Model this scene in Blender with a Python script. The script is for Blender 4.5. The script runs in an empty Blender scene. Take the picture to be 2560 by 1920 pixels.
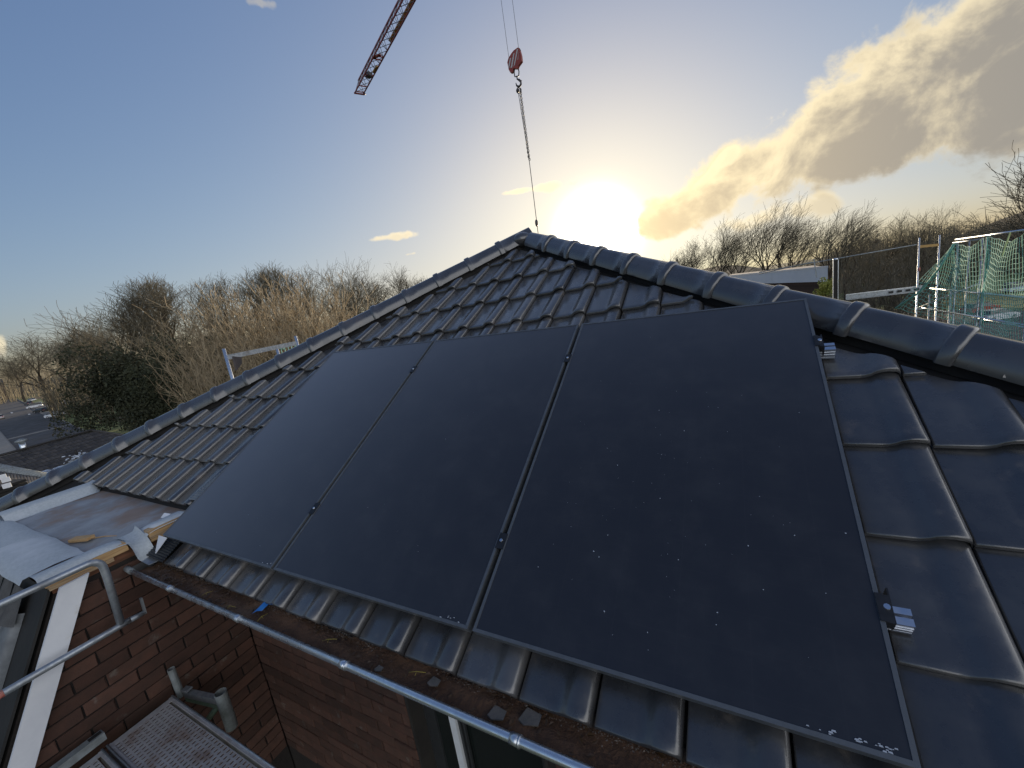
import bpy, bmesh, math, random
import numpy as np
from mathutils import Vector, Matrix
R_ = math.radians
scene = bpy.context.scene
col = scene.collection

# ------------------------------------------------------------------ camera, sky, sun
F = 1019.845                                   # focal length in pixels of a 2560 wide frame
CAM = np.array([3.13972, -0.92345, 7.07527])
RC = np.array([[0.87446794, 0.46148596, -0.14953396],
               [-0.03712497, -0.24460437, -0.96891204],
               [-0.48371654, 0.85283398, -0.19676581]])
GZ = -4.9                                      # street level
SUN_AZ, SUN_EL = -15.4, 6.9

def setup_camera():
    u, s, vt = np.linalg.svd(RC)
    r = u @ vt
    m = Matrix(((r[0][0], -r[1][0], -r[2][0], CAM[0]), (r[0][1], -r[1][1], -r[2][1], CAM[1]),
                (r[0][2], -r[1][2], -r[2][2], CAM[2]), (0, 0, 0, 1)))
    cd = bpy.data.cameras.new('camera'); co = bpy.data.objects.new('camera', cd); col.objects.link(co)
    cd.sensor_width = 36; cd.sensor_fit = 'HORIZONTAL'; cd.lens = F / 2560 * 36
    cd.clip_start = 0.05; cd.clip_end = 5000
    co.matrix_world = m; scene.camera = co
setup_camera()
scene.view_settings.view_transform = 'Standard'; scene.view_settings.look = 'None'
scene.view_settings.exposure = 0.33; scene.view_settings.gamma = 1
scene.view_settings.use_curve_mapping = False
scene.cycles.max_bounces = 6; scene.cycles.transparent_max_bounces = 6

S_ = 2560 / 2212                               # survey marks were taken on a 2212 wide print
def ray(x, y):
    d = RC.T @ np.array([(x * S_ - 1280) / F, (y * S_ - 960) / F, 1.0]); return d / np.linalg.norm(d)
def at(x, y, dist):
    d = ray(x, y); return CAM + d * dist / math.hypot(d[0], d[1])
def hitp(x, y, n, c):
    d = ray(x, y); n = np.array(n, float); return CAM + d * ((c - n @ CAM) / (n @ d))
def hz(x, y, z): return hitp(x, y, (0, 0, 1), z)
def azd(az, d, z=GZ): return np.array([CAM[0] + d * math.sin(R_(az)), CAM[1] + d * math.cos(R_(az)), z])

SUN = Vector((math.sin(R_(SUN_AZ)) * math.cos(R_(SUN_EL)), math.cos(R_(SUN_AZ)) * math.cos(R_(SUN_EL)), math.sin(R_(SUN_EL))))
sl = bpy.data.lights.new('sun', 'SUN'); so = bpy.data.objects.new('sun', sl); col.objects.link(so)
sl.energy = 5.0; sl.angle = R_(0.55); sl.color = (1.0, 0.80, 0.55)
so.rotation_euler = (-SUN).to_track_quat('-Z', 'Y').to_euler(); so.location = (0, 0, 60)

class NT:
    """small helper for node trees"""
    def __init__(s, nt): s.nt = nt; s.n = nt.nodes; s.l = nt.links
    def new(s, t, **k):
        a = s.n.new(t)
        for kk, v in k.items(): setattr(a, kk, v)
        return a
    def put(s, sock, v):
        if isinstance(v, bpy.types.NodeSocket): s.l.new(v, sock)
        elif v is not None: sock.default_value = v
    def m(s, op, a, b=None, c=None, clamp=False):
        n = s.new('ShaderNodeMath', operation=op, use_clamp=clamp)
        s.put(n.inputs[0], a); s.put(n.inputs[1], b)
        if c is not None: s.put(n.inputs[2], c)
        return n.outputs[0]
    def v(s, op, a, b=None, out=0):
        n = s.new('ShaderNodeVectorMath', operation=op); s.put(n.inputs[0], a); s.put(n.inputs[1], b)
        return n.outputs['Value'] if op in ('DOT_PRODUCT', 'LENGTH') else n.outputs[0]
    def mix(s, f, a, b, mode='MIX'):
        n = s.new('ShaderNodeMix', data_type='RGBA', blend_type=mode)
        s.put(n.inputs[0], f); s.put(n.inputs[6], a if not isinstance(a, tuple) else (*a, 1)); s.put(n.inputs[7], b if not isinstance(b, tuple) else (*b, 1))
        return n.outputs[2]
    def ss(s, x, a, b):
        n = s.new('ShaderNodeMapRange', interpolation_type='SMOOTHSTEP'); s.put(n.inputs[0], x)
        s.put(n.inputs[1], a); s.put(n.inputs[2], b); return n.outputs[0]
    def noise(s, vec, scale, detail=5, rough=.55, dist=0.0):
        n = s.new('ShaderNodeTexNoise'); s.put(n.inputs['Vector'], vec); n.inputs['Scale'].default_value = scale
        n.inputs['Detail'].default_value = detail; n.inputs['Roughness'].default_value = rough; n.inputs['Distortion'].default_value = dist
        return n.outputs['Fac'], n.outputs['Color']

def setup_world():
    w = bpy.data.worlds.new('World'); scene.world = w; w.use_nodes = True
    t = NT(w.node_tree); t.n.clear()
    out = t.new('ShaderNodeOutputWorld'); bg = t.new('ShaderNodeBackground'); t.l.new(bg.outputs[0], out.inputs[0])
    sky = t.new('ShaderNodeTexSky', sky_type='NISHITA'); sky.sun_disc = False
    sky.sun_elevation = R_(SUN_EL); sky.sun_rotation = R_(SUN_AZ); sky.altitude = 50
    sky.air_density = 1.0; sky.dust_density = 1.2; sky.ozone_density = 1.5
    d = t.v('NORMALIZE', t.new('ShaderNodeTexCoord').outputs['Generated'])
    z = t.new('ShaderNodeSeparateXYZ'); t.l.new(d, z.inputs[0]); z = z.outputs[2]
    # phone-camera shoulder: compress the bright side of the clear sky
    den = t.v('ADD', t.v('MULTIPLY', sky.outputs[0], (.150, .170, .320)), (1, 1, 1))
    base = t.v('MULTIPLY', t.v('DIVIDE', sky.outputs[0], den), (1.16, 1.33, 2.20))
    cosg = t.v('DOT_PRODUCT', d, tuple(SUN))
    gam = t.m('MULTIPLY', t.m('ARCCOSINE', t.m('MINIMUM', cosg, 0.999999)), 57.29578)
    core = t.m('EXPONENT', t.m('MULTIPLY', t.m('POWER', t.m('MULTIPLY', gam, 1 / 2.9), 2.0), -1.0))
    n = t.new('ShaderNodeVectorMath', operation='SCALE'); n.inputs[0].default_value = (100, 90, 70); t.put(n.inputs[3], core)
    halo = t.m('EXPONENT', t.m('MULTIPLY', gam, -1 / 9.0))
    n2_ = t.new('ShaderNodeVectorMath', operation='SCALE'); n2_.inputs[0].default_value = (2.6, 1.6, .3); t.put(n2_.inputs[3], halo)
    skyc = t.v('ADD', t.v('ADD', base, n.outputs[0]), n2_.outputs[0])
    # ---- clouds, given as directions in the sky
    lit_near = t.m('EXPONENT', t.m('MULTIPLY', gam, -1.0 / 14.0))
    acc = skyc
    NA, _ = t.noise(d, 8.0, 7, .60, .3); NB, _ = t.noise(d, 17.0, 4, .52, .2); NC, _ = t.noise(d, 3.6, 1, .5)
    TBIG = t.m('ADD', t.m('MULTIPLY', t.m('SUBTRACT', NC, .5), .8), t.m('ADD', t.m('SUBTRACT', NA, .5), t.m('MULTIPLY', t.m('SUBTRACT', NB, .5), .55)))
    TSM = t.m('ADD', t.m('MULTIPLY', t.m('SUBTRACT', NB, .5), 1.5), t.m('MULTIPLY', t.m('SUBTRACT', NA, .5), 1.2))
    def cloud(pa, pb, w0, w1, amp, sc, thick, seed, bright=1.0, soft=.9, taper=0.10, grow=0.0, dark=.25):
        nonlocal acc
        A = Vector(ray(*pa)); B = Vector(ray(*pb)); N = A.cross(B).normalized(); T = N.cross(A).normalized()
        Lb = math.atan2(B.dot(T), B.dot(A))
        n1 = NA if sc < 12 else NB; TURB = TBIG if sc < 12 else TSM
        al = t.m('DIVIDE', t.m('ARCTAN2', t.v('DOT_PRODUCT', d, tuple(T)), t.v('DOT_PRODUCT', d, tuple(A))), Lb)
        ac = t.v('DOT_PRODUCT', d, tuple(N))
        alc = t.m('MINIMUM', t.m('MAXIMUM', al, -.2), 1.3)
        wd = t.m('ADD', t.m('MULTIPLY', alc, w1 - w0), w0)
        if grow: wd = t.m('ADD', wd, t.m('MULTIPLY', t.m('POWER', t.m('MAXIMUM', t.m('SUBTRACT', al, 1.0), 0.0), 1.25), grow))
        q = t.m('DIVIDE', ac, t.m('MAXIMUM', wd, .004))                 # -1..1 over the band
        core_ = t.m('SUBTRACT', 1.0, t.m('POWER', t.m('ABSOLUTE', q), 1.6))
        ends = t.m('MULTIPLY', t.ss(al, -taper, taper), t.m('SUBTRACT', 1.0, t.ss(al, 1.0 - taper, 1.0 + taper)))
        dens = t.m('ADD', t.m('MULTIPLY', core_, ends), t.m('MULTIPLY', TURB, amp))
        dens = t.m('SUBTRACT', dens, t.m('MULTIPLY', t.m('SUBTRACT', 1.0, ends), 3.0))
        a = t.ss(dens, .10, .10 + soft)
        if grow:                                   # widens out of view into an added bright deck that lights the foreground
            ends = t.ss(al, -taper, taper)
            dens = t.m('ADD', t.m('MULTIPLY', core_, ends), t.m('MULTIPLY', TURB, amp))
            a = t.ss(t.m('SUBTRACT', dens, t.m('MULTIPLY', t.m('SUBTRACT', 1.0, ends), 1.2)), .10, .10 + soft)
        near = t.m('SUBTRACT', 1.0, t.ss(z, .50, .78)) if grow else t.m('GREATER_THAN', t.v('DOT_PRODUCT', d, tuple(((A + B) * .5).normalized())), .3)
        a = t.m('MULTIPLY', t.m('MULTIPLY', a, thick), near)
        # thin rims let the low sun through, the deep body is grey
        body = t.ss(t.m('ADD', dens, t.m('ADD', t.m('MULTIPLY', t.m('SUBTRACT', n1, .5), 2.8), t.m('MULTIPLY', q, .55))), -.10, 1.30)
        body = t.m('MULTIPLY', body, dark)
        rim = t.v('ADD', (6.0 * bright, 5.2 * bright, 3.6 * bright), t.v('MULTIPLY', (6.0, 4.2, 1.4), lit_near))
        greyc = t.v('ADD', (1.80 * bright, 1.78 * bright, 1.74 * bright), t.v('MULTIPLY', (8.5, 6.0, 2.4), lit_near))
        if grow:                                   # brighter front-lit colours for the added deck, to fill the shaded foreground
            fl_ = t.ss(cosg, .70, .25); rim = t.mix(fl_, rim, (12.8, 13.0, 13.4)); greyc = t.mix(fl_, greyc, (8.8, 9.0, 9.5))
        cc = t.mix(body, rim, greyc)
        acc = t.mix(a, acc, cc)
    cloud((1375, 500), (2330, 30), .040, .150, 2.1, 7.0, .97, 1, taper=.07, grow=1.0, dark=1.0, soft=.42)      # the big bank on the right, plus the added deck behind
    cloud((1500, 505), (1850, 425), .016, .034, 4.0, 11.0, .85, 7, 1.05, taper=.2, dark=.5)   # ragged foot of it
    cloud((1470, 430), (1760, 190), .006, .030, 3.6, 12.0, .9, 3, 1.15, taper=.2)
    cloud((1065, 422), (1265, 392), .006, .013, 3.0, 16.0, .9, 4, 1.2, taper=.25)
    cloud((775, 522), (930, 500), .007, .012, 2.6, 15.0, .85, 5, 1.15, taper=.25)
    cloud((-260, 745), (30, 745), .034, .022, 2.2, 9.0, .9, 6, 1.15, taper=.1)
    cloud((868, 552), (905, 545), .003, .005, 2.4, 18.0, .6, 8, 1.1, taper=.3)
    cloud((520, 0), (610, 10), .006, .010, 3.0, 14.0, .35, 9, 1.0, taper=.3)
    # the ground half of the dome is never seen; keep it dull
    low = t.ss(z, -.06, -.005)
    fin = t.mix(low, (1.0, .95, .85), acc)
    t.l.new(fin, bg.inputs[0]); bg.inputs[1].default_value = 0.12
    w.cycles.sampling_method = 'MANUAL'; w.cycles.sample_map_resolution = 512
setup_world()

# ------------------------------------------------------------------ builders
class MB:
    def __init__(s): s.v = []; s.f = []; s.sm = []
    def add(s, vs, fs, smooth=False):
        o = len(s.v); s.v += [tuple(map(float, p)) for p in vs]
        for f in fs: s.f.append(tuple(i + o for i in f)); s.sm.append(smooth)
        return s
    def box(s, a, b):
        x0, y0, z0 = a; x1, y1, z1 = b
        return s.add([(x0, y0, z0), (x1, y0, z0), (x1, y1, z0), (x0, y1, z0), (x0, y0, z1), (x1, y0, z1), (x1, y1, z1), (x0, y1, z1)],
                     [(3, 2, 1, 0), (4, 5, 6, 7), (0, 1, 5, 4), (1, 2, 6, 5), (2, 3, 7, 6), (3, 0, 4, 7)])
    def obox(s, c, ax, ay, az):
        c = np.array(c, float); ax, ay, az = (np.array(q, float) for q in (ax, ay, az))
        vs = [c + i * ax + j * ay + k * az for k in (-1, 1) for i, j in ((-1, -1), (1, -1), (1, 1), (-1, 1))]
        return s.add(vs, [(3, 2, 1, 0), (4, 5, 6, 7), (0, 1, 5, 4), (1, 2, 6, 5), (2, 3, 7, 6), (3, 0, 4, 7)])
    def bar(s, p, q, w, h, up=(0, 0, 1)):
        p = np.array(p, float); q = np.array(q, float); d = q - p; L = np.linalg.norm(d); d /= L
        u = np.array(up, float); r = np.cross(d, u); r /= np.linalg.norm(r); u = np.cross(r, d)
        return s.obox((p + q) / 2, d * L / 2, r * w / 2, u * h / 2)
    def tube(s, pts, r, n=10, cap=True, smooth=True):
        pts = [np.array(p, float) for p in pts]; m = len(pts)
        rs = r if isinstance(r, (list, tuple)) else [r] * m
        vs = []; ref = None
        for i, p in enumerate(pts):
            d = pts[min(i + 1, m - 1)] - pts[max(i - 1, 0)]; d /= np.linalg.norm(d)
            if ref is None:
                ref = np.cross(d, (0, 0, 1) if abs(d[2]) < .9 else (1, 0, 0))
            ref = ref - d * (ref @ d); ref /= np.linalg.norm(ref); b = np.cross(d, ref)
            vs += [p + rs[i] * (math.cos(a) * ref + math.sin(a) * b) for a in np.arange(n) * 2 * math.pi / n]
        fs = [(i * n + j, i * n + (j + 1) % n, (i + 1) * n + (j + 1) % n, (i + 1) * n + j) for i in range(m - 1) for j in range(n)]
        s.add(vs, fs, smooth)
        if cap:
            o = len(s.v) - n * m
            s.f.append(tuple(o + j for j in range(n))[::-1]); s.sm.append(False)
            s.f.append(tuple(o + (m - 1) * n + j for j in range(n))); s.sm.append(False)
        return s
    def pipe(s, pts, r, wall, n=12):                 # open-ended hollow tube
        p, q = (np.array(a, float) for a in pts); d = (q - p) / np.linalg.norm(q - p)
        ref = np.cross(d, (0, 0, 1) if abs(d[2]) < .9 else (1, 0, 0)); ref /= np.linalg.norm(ref); b = np.cross(d, ref)
        vs = []
        for c, rr in ((p, r), (q, r), (q, r - wall), (p, r - wall)):
            vs += [c + rr * (math.cos(a) * ref + math.sin(a) * b) for a in np.arange(n) * 2 * math.pi / n]
        fs = [(i * n + j, i * n + (j + 1) % n, ((i + 1) % 4) * n + (j + 1) % n, ((i + 1) % 4) * n + j) for i in range(4) for j in range(n)]
        return s.add(vs, fs, False)
    def prism(s, poly, d):                           # polygon (3D points) extruded along d
        n = len(poly); d = np.array(d, float); a = [np.array(p, float) for p in poly]
        return s.add(a + [p + d for p in a], [tuple(range(n))[::-1], tuple(range(n, 2 * n))] + [(i, (i + 1) % n, n + (i + 1) % n, n + i) for i in range(n)])
    def grid(s, rows, smooth=True):                  # rows of points
        n = len(rows[0]); vs = [p for r in rows for p in r]
        return s.add(vs, [(i * n + j, i * n + j + 1, (i + 1) * n + j + 1, (i + 1) * n + j) for i in range(len(rows) - 1) for j in range(n - 1)], smooth)
    def sphere(s, c, r, n=8, m=6):
        c = np.array(c, float); r = np.array(r if hasattr(r, '__len__') else (r,) * 3, float)
        rows = [[c + r * (math.sin(math.pi * i / m) * math.cos(2 * math.pi * j / n), math.sin(math.pi * i / m) * math.sin(2 * math.pi * j / n), math.cos(math.pi * i / m)) for j in range(n + 1)] for i in range(m + 1)]
        return s.grid(rows)
    def mesh(s, name, m=None, o=(0, 0, 0)):
        me = bpy.data.meshes.new(name)
        v = np.array(s.v, float) - np.array(o, float)
        me.from_pydata(v.tolist(), [], s.f); me.polygons.foreach_set('use_smooth', s.sm)
        if m is not None: me.materials.append(m)
        me.update(); return me

def tag(o, label=None, cat=None, group=None, kind=None):
    if label: o['label'] = label
    if cat: o['category'] = cat
    if group: o['group'] = group
    if kind: o['kind'] = kind
    return o
ORIG = {}
def obj(name, me, parent=None, loc=(0, 0, 0)):
    o = bpy.data.objects.new(name, me); col.objects.link(o); o.location = loc
    if parent is not None: o.parent = parent
    return o
def thing(name, loc, label, cat, group=None):
    o = obj(name, None, None, tuple(map(float, loc))); o.empty_display_size = .1
    ORIG[o.name] = tuple(map(float, loc)); return tag(o, label, cat, group)
def root_of(p):
    while p.parent: p = p.parent
    return p
def part(mb, name, m, parent):                      # absolute coordinates, stored relative to the thing's base
    o = obj(name, mb.mesh(name, m, ORIG[root_of(parent).name]), parent); return o
def solo(mb, name, m, loc, label, cat, group=None):
    o = obj(name, mb.mesh(name, m, loc), None, tuple(map(float, loc))); ORIG[o.name] = tuple(map(float, loc)); return tag(o, label, cat, group)
def struct(mb, name, m):
    o = obj(name, mb.mesh(name, m)); o['kind'] = 'structure'; ORIG[o.name] = (0, 0, 0); return o

# ------------------------------------------------------------------ materials
def mat(name, c1, c2=None, scale=6, rough=.6, rough2=None, metal=0.0, bump=0.0, bscale=None, bdist=.01, spec=.5, detail=5, rand=0.0, c3=None, scale3=2.0, lo3=.55, hi3=.7, stretch=None, coat=0.0, world=False):
    m = bpy.data.materials.new(name); m.use_nodes = True; t = NT(m.node_tree); p = t.n['Principled BSDF']
    tc = t.new('ShaderNodeTexCoord'); vec = tc.outputs['Object']
    if world: vec = t.new('ShaderNodeNewGeometry').outputs['Position']
    oi = t.new('ShaderNodeObjectInfo')
    if not world:
        k = t.v('MULTIPLY', (37.1, 17.3, 53.9), oi.outputs['Random']); vec = t.v('ADD', vec, k)
    sv = t.v('MULTIPLY', vec, stretch) if stretch else vec
    if c2 is None: c2 = c1
    f, _ = t.noise(sv, scale, detail, .6)
    f = t.ss(f, .3, .7)
    c = t.mix(f, c1, c2)
    if c3:
        f3, _ = t.noise(vec, scale3, 4, .6); c = t.mix(t.ss(f3, lo3, hi3), c, c3)
    if rand:
        h = t.new('ShaderNodeHueSaturation'); t.l.new(c, h.inputs['Color'])
        t.put(h.inputs['Value'], t.m('ADD', t.m('MULTIPLY', oi.outputs['Random'], 2 * rand), 1 - rand)); c = h.outputs[0]
    t.l.new(c, p.inputs['Base Color'])
    if rough2 is not None:
        r = t.new('ShaderNodeMapRange'); t.put(r.inputs[0], f); r.inputs[3].default_value = rough; r.inputs[4].default_value = rough2
        t.l.new(r.outputs[0], p.inputs['Roughness'])
    else: p.inputs['Roughness'].default_value = rough
    p.inputs['Metallic'].default_value = metal; p.inputs['Specular IOR Level'].default_value = spec
    if coat: p.inputs['Coat Weight'].default_value = coat; p.inputs['Coat Roughness'].default_value = .15
    if bump:
        bn, _ = t.noise(sv, bscale or scale * 3, 4, .6)
        b = t.new('ShaderNodeBump'); b.inputs['Strength'].default_value = bump; b.inputs['Distance'].default_value = bdist
        t.l.new(bn, b.inputs['Height']); t.l.new(b.outputs[0], p.inputs['Normal'])
    return m
M = {}
M['tile'] = mat('glazed_tile', (.048, .048, .050), (.070, .069, .068), 9, .22, .38, bump=.16, bscale=90, bdist=.003, rand=.34, c3=(.14, .12, .10), scale3=11, lo3=.56, hi3=.80, spec=.9, coat=.6)
M['cap'] = mat('hip_cap_glaze', (.044, .044, .047), (.060, .060, .062), 7, .22, .36, bump=.08, bscale=50, bdist=.004, rand=.12, spec=.9, coat=.6, c3=(.09, .076, .066), scale3=3, lo3=.62, hi3=.8)
M['underlay'] = mat('underlay', (.010, .010, .011), (.016, .015, .014), 4, .9, bump=.3, bscale=12)
M['batten'] = mat('batten', (.05, .035, .025), (.03, .02, .015), 20, .9)
M['frame'] = mat('anodised_frame', (.13, .14, .15), (.10, .11, .12), 30, .35, .5, metal=.4, spec=.5)
M['alu'] = mat('mill_aluminium', (.72, .74, .77), (.62, .64, .68), 40, .28, .4, metal=1.0)
M['dclamp'] = mat('black_clamp', (.02, .022, .025), (.035, .036, .04), 30, .45, metal=.5)
M['galv'] = mat('galvanised_steel', (.42, .45, .48), (.27, .30, .33), 22, .38, .6, metal=.75, bump=.15, bscale=60, bdist=.002, c3=(.20, .19, .18), scale3=5, lo3=.55, hi3=.75)
M['galvb'] = mat('bright_galvanised', (.74, .77, .80), (.58, .62, .66), 30, .22, .38, metal=.9, bump=.08, bscale=70, bdist=.002)
M['oldgalv'] = mat('weathered_tube', (.30, .33, .34), (.20, .22, .22), 18, .5, .7, metal=.4, bump=.3, bscale=60, bdist=.002, c3=(.12, .11, .09), scale3=8)
M['greenish'] = mat('greenish_bracket', (.16, .22, .17), (.10, .15, .11), 14, .55, .7, metal=.3, bump=.2, bscale=50, bdist=.002)
M['zinc_in'] = mat('gutter_zinc', (.20, .21, .22), (.12, .11, .10), 10, .5, .7, metal=.6)
M['dirt'] = mat('gutter_silt', (.14, .072, .038), (.08, .042, .024), 9, .95, bump=.9, bscale=60, bdist=.012, c3=(.19, .115, .07), scale3=5, lo3=.5, hi3=.7)
M['crumb'] = mat('mortar_crumb', (.30, .26, .22), (.14, .11, .09), 40, .95, bump=.3, rand=.2)
M['felt'] = mat('mineral_felt', (.46, .50, .52), (.38, .42, .44), 70, .9, bump=.5, bscale=260, bdist=.003, c3=(.55, .58, .60), scale3=3, lo3=.5, hi3=.75)
M['feltold'] = mat('wet_felt', (.31, .325, .34), (.23, .24, .25), 5, .55, .85, bump=.35, bscale=200, bdist=.003, c3=(.25, .185, .145), scale3=2.2, lo3=.47, hi3=.62)
M['wood'] = mat('raw_timber', (.50, .33, .16), (.36, .22, .10), 8, .8, bump=.25, bscale=40, bdist=.003, stretch=(14, 1, 14))
M['wooddark'] = mat('wet_plywood', (.17, .07, .035), (.09, .04, .02), 8, .8, stretch=(6, 1, 6))
M['ply'] = mat('plywood_edge', (.46, .33, .19), (.22, .14, .08), 30, .85, stretch=(.3, .3, 12))
M['white'] = mat('white_board', (.70, .72, .75), (.62, .64, .68), 5, .55, bump=.05, bscale=90, c3=(.5, .47, .42), scale3=6, lo3=.62, hi3=.8)
M['mortar'] = mat('mortar', (.022, .017, .014), (.014, .011, .010), 30, .95, bump=.5, bscale=90)
M['brick'] = mat('brick', (.086, .041, .028), (.060, .032, .023), 12, .92, bump=.5, bscale=70, bdist=.006, rand=.35, c3=(.12, .10, .085), scale3=9, lo3=.62, hi3=.75)
M['soffit'] = mat('dark_trim', (.02, .018, .016), (.03, .026, .022), 8, .8)
M['winframe'] = mat('anthracite_frame', (.028, .03, .032), (.035, .037, .04), 20, .45)
M['whiteframe'] = mat('white_profile', (.72, .75, .78), (.66, .68, .70), 15, .35)
M['glass'] = mat('window_glass', (.012, .017, .016), (.016, .020, .019), 3, .08, spec=.6)
M['pleat'] = mat('pleated_lead', (.055, .060, .065), (.035, .038, .042), 20, .5, metal=.4, bump=.2)
M['pleatg'] = mat('pleated_aluminium', (.22, .24, .26), (.16, .17, .19), 20, .5, metal=.5, bump=.2)
M['lining'] = mat('black_membrane', (.012, .012, .012), (.02, .019, .018), 5, .7, bump=.2, bscale=14)
M['smalltile'] = mat('grey_roll_tile', (.15, .165, .18), (.10, .11, .12), 12, .4, .55, metal=.2, bump=.1)

def glass_material():
    m = bpy.data.materials.new('module_glass'); m.use_nodes = True; t = NT(m.node_tree); p = t.n['Principled BSDF']
    tc = t.new('ShaderNodeTexCoord'); sx = t.new('ShaderNodeSeparateXYZ'); t.l.new(tc.outputs['Object'], sx.inputs[0])
    def lines(v, n, w):                                # faint gaps between the black cells
        fr = t.m('FRACT', t.m('MULTIPLY', v, n)); return t.m('LESS_THAN', t.m('ABSOLUTE', t.m('SUBTRACT', fr, .5)), w)
    g = t.m('MAXIMUM', lines(sx.outputs[0], 6 / 1.11, .008), lines(sx.outputs[1], 18 / 1.73, .012))
    n, _ = t.noise(tc.outputs['Object'], 5, 6, .65); n2, _ = t.noise(tc.outputs['Object'], 240, 2, .5)
    base = t.mix(g, (.0165, .0170, .0205), (.0195, .020, .0235))
    base = t.mix(t.m('MULTIPLY', t.ss(n, .4, .8), .4), base, (.042, .043, .046))      # thin film of dust
    t.l.new(base, p.inputs['Base Color'])
    p.inputs['IOR'].default_value = 1.5; p.inputs['Coat Weight'].default_value = 0.25; p.inputs['Sheen Weight'].default_value = .8; p.inputs['Sheen Roughness'].default_value = .35; p.inputs['Sheen Tint'].default_value = (.75, .82, 1, 1); p.inputs['Coat Roughness'].default_value = .22; p.inputs['Coat IOR'].default_value = 1.5
    r = t.new('ShaderNodeMapRange'); t.put(r.inputs[0], n); r.inputs[3].default_value = .24; r.inputs[4].default_value = .36; t.l.new(r.outputs[0], p.inputs['Roughness'])
    b = t.new('ShaderNodeBump'); b.inputs['Strength'].default_value = .06; b.inputs['Distance'].default_value = .001; t.l.new(n2, b.inputs['Height']); t.l.new(b.outputs[0], p.inputs['Normal'])
    return m
M['pv'] = glass_material()

# ------------------------------------------------------------------ geometry of the roof
TH = R_(30); ct, st = math.cos(TH), math.sin(TH)
def rw(u, v, n): return np.array([u, v * ct - n * st, 6.0 + v * st + n * ct])
NR = np.array([0, -st, ct])
AP = (1.279, 3.50)                                    # apex in slope coordinates
NT_ = -.118                                           # tile pans lie this far below the module faces
TW, TL = .243, .355
rng = random.Random(5)

house = thing('brick_house', (0, .34, GZ), 'red brick house whose black tiled hipped roof fills the foreground', 'house')

def slope_mat(o, loc):                                # orient a piece whose local x,y,z are u,v,n
    o.matrix_local = Matrix(((1, 0, 0, loc[0]), (0, ct, -st, loc[1]), (0, st, ct, loc[2]), (0, 0, 0, 1)))

def tile_grid(tw, tl, over=.06):
    prof = [(0, -.014), (.006, -.002), (.02, 0), (.46, 0), (.53, .002), (.60, .008), (.665, .020), (.73, .027), (.82, .030), (.905, .0275), (.952, .021), (.970, .006), (.976, -.016)]
    rows = []
    L = tl + over
    for (v, dn, cf) in ((.004, -.020, 1.06), (0, -.004, 1.08), (.008, .0, 1.1), (.03, .001, 1.07), (.6 * tl, 0, .95), (L, 0, .85)):
        rows.append([(a * tw, v, n * cf * tw / .243 + dn + .024 * (1 - v / tl)) for a, n in prof])
    return rows
tmb = MB(); tr = tile_grid(TW, TL); tmb.grid(tr)
tile_me = tmb.mesh('roof_tile', M['tile'])

def hip_gap(u, v):                                    # distance inside the hips (slope plane)
    L = math.hypot(1.245, 1)
    dl = ((u - AP[0]) * 1.0 - (v - AP[1]) * 1.245) / L
    dr = (-(u - AP[0]) * 1.0 - (v - AP[1]) * 1.245) / L
    return dl, dr

# slope deck under the tiles
deckmb = MB(); e = -.14
pts = [rw(AP[0], AP[1], NT_ - .03)] + [rw(AP[0] + s * 1.245 * (AP[1] - e), e, NT_ - .03) for s in (1, -1)]
deckmb.prism([pts[0], pts[2], pts[1]], tuple(-NR * .05))
slope = part(deckmb, 'roof_slope', M['underlay'], house)
HL = ORIG['brick_house']
ntile = 0
for k in range(0, 11):
    v0 = -.125 + k * TL
    for j in range(-22, 15):
        u0 = 2.255 + j * TW
        cor = [(u0, v0), (u0 + TW, v0), (u0, v0 + TL), (u0 + TW, v0 + TL)]
        g = [min(hip_gap(*c)) for c in cor]
        if max(g) < .15: continue
        if u0 < -.14 and k == 0: continue
        if u0 > 5.6 or u0 < -3.0: continue
        me = tile_me
        if min(g) < .17:                              # cut at the hip
            bm = bmesh.new(); bm.from_mesh(tile_me)
            Lh = math.hypot(1.245, 1)
            for s in (1, -1):
                a = np.array([s * 1.0 / Lh, -1.245 / Lh]); c0 = np.array([AP[0] - u0, AP[1] - v0]) + a * ((.15 if s > 0 else .125) + rng.random() * .03)
                geom = bm.verts[:] + bm.edges[:] + bm.faces[:]
                bmesh.ops.bisect_plane(bm, geom=geom, plane_co=(c0[0], c0[1], 0), plane_no=(-a[0], -a[1], 0), clear_outer=True)
            if len(bm.faces) < 3: bm.free(); continue
            me = bpy.data.meshes.new('cut_tile'); bm.to_mesh(me); bm.free(); me.materials.clear(); me.materials.append(M['tile'])
            for pg in me.polygons: pg.use_smooth = True
        o = obj('roof_tile', me, slope)
        loc = rw(u0 + rng.uniform(-.0015, .0015), v0 + rng.uniform(-.003, .003), NT_ + rng.uniform(-.001, .0015)) - np.array(HL)
        slope_mat(o, loc); o.rotation_euler.rotate_axis('Z', rng.gauss(0, .0035)); o.rotation_euler.rotate_axis('Y', rng.gauss(0, .005)); ntile += 1
# tilting fillet under the eaves course
part(MB().bar(rw(-.1, -.105, NT_ - .03), rw(5.6, -.105, NT_ - .03), .03, .025, tuple(NR)), 'eaves_batten', M['batten'], house)

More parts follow.
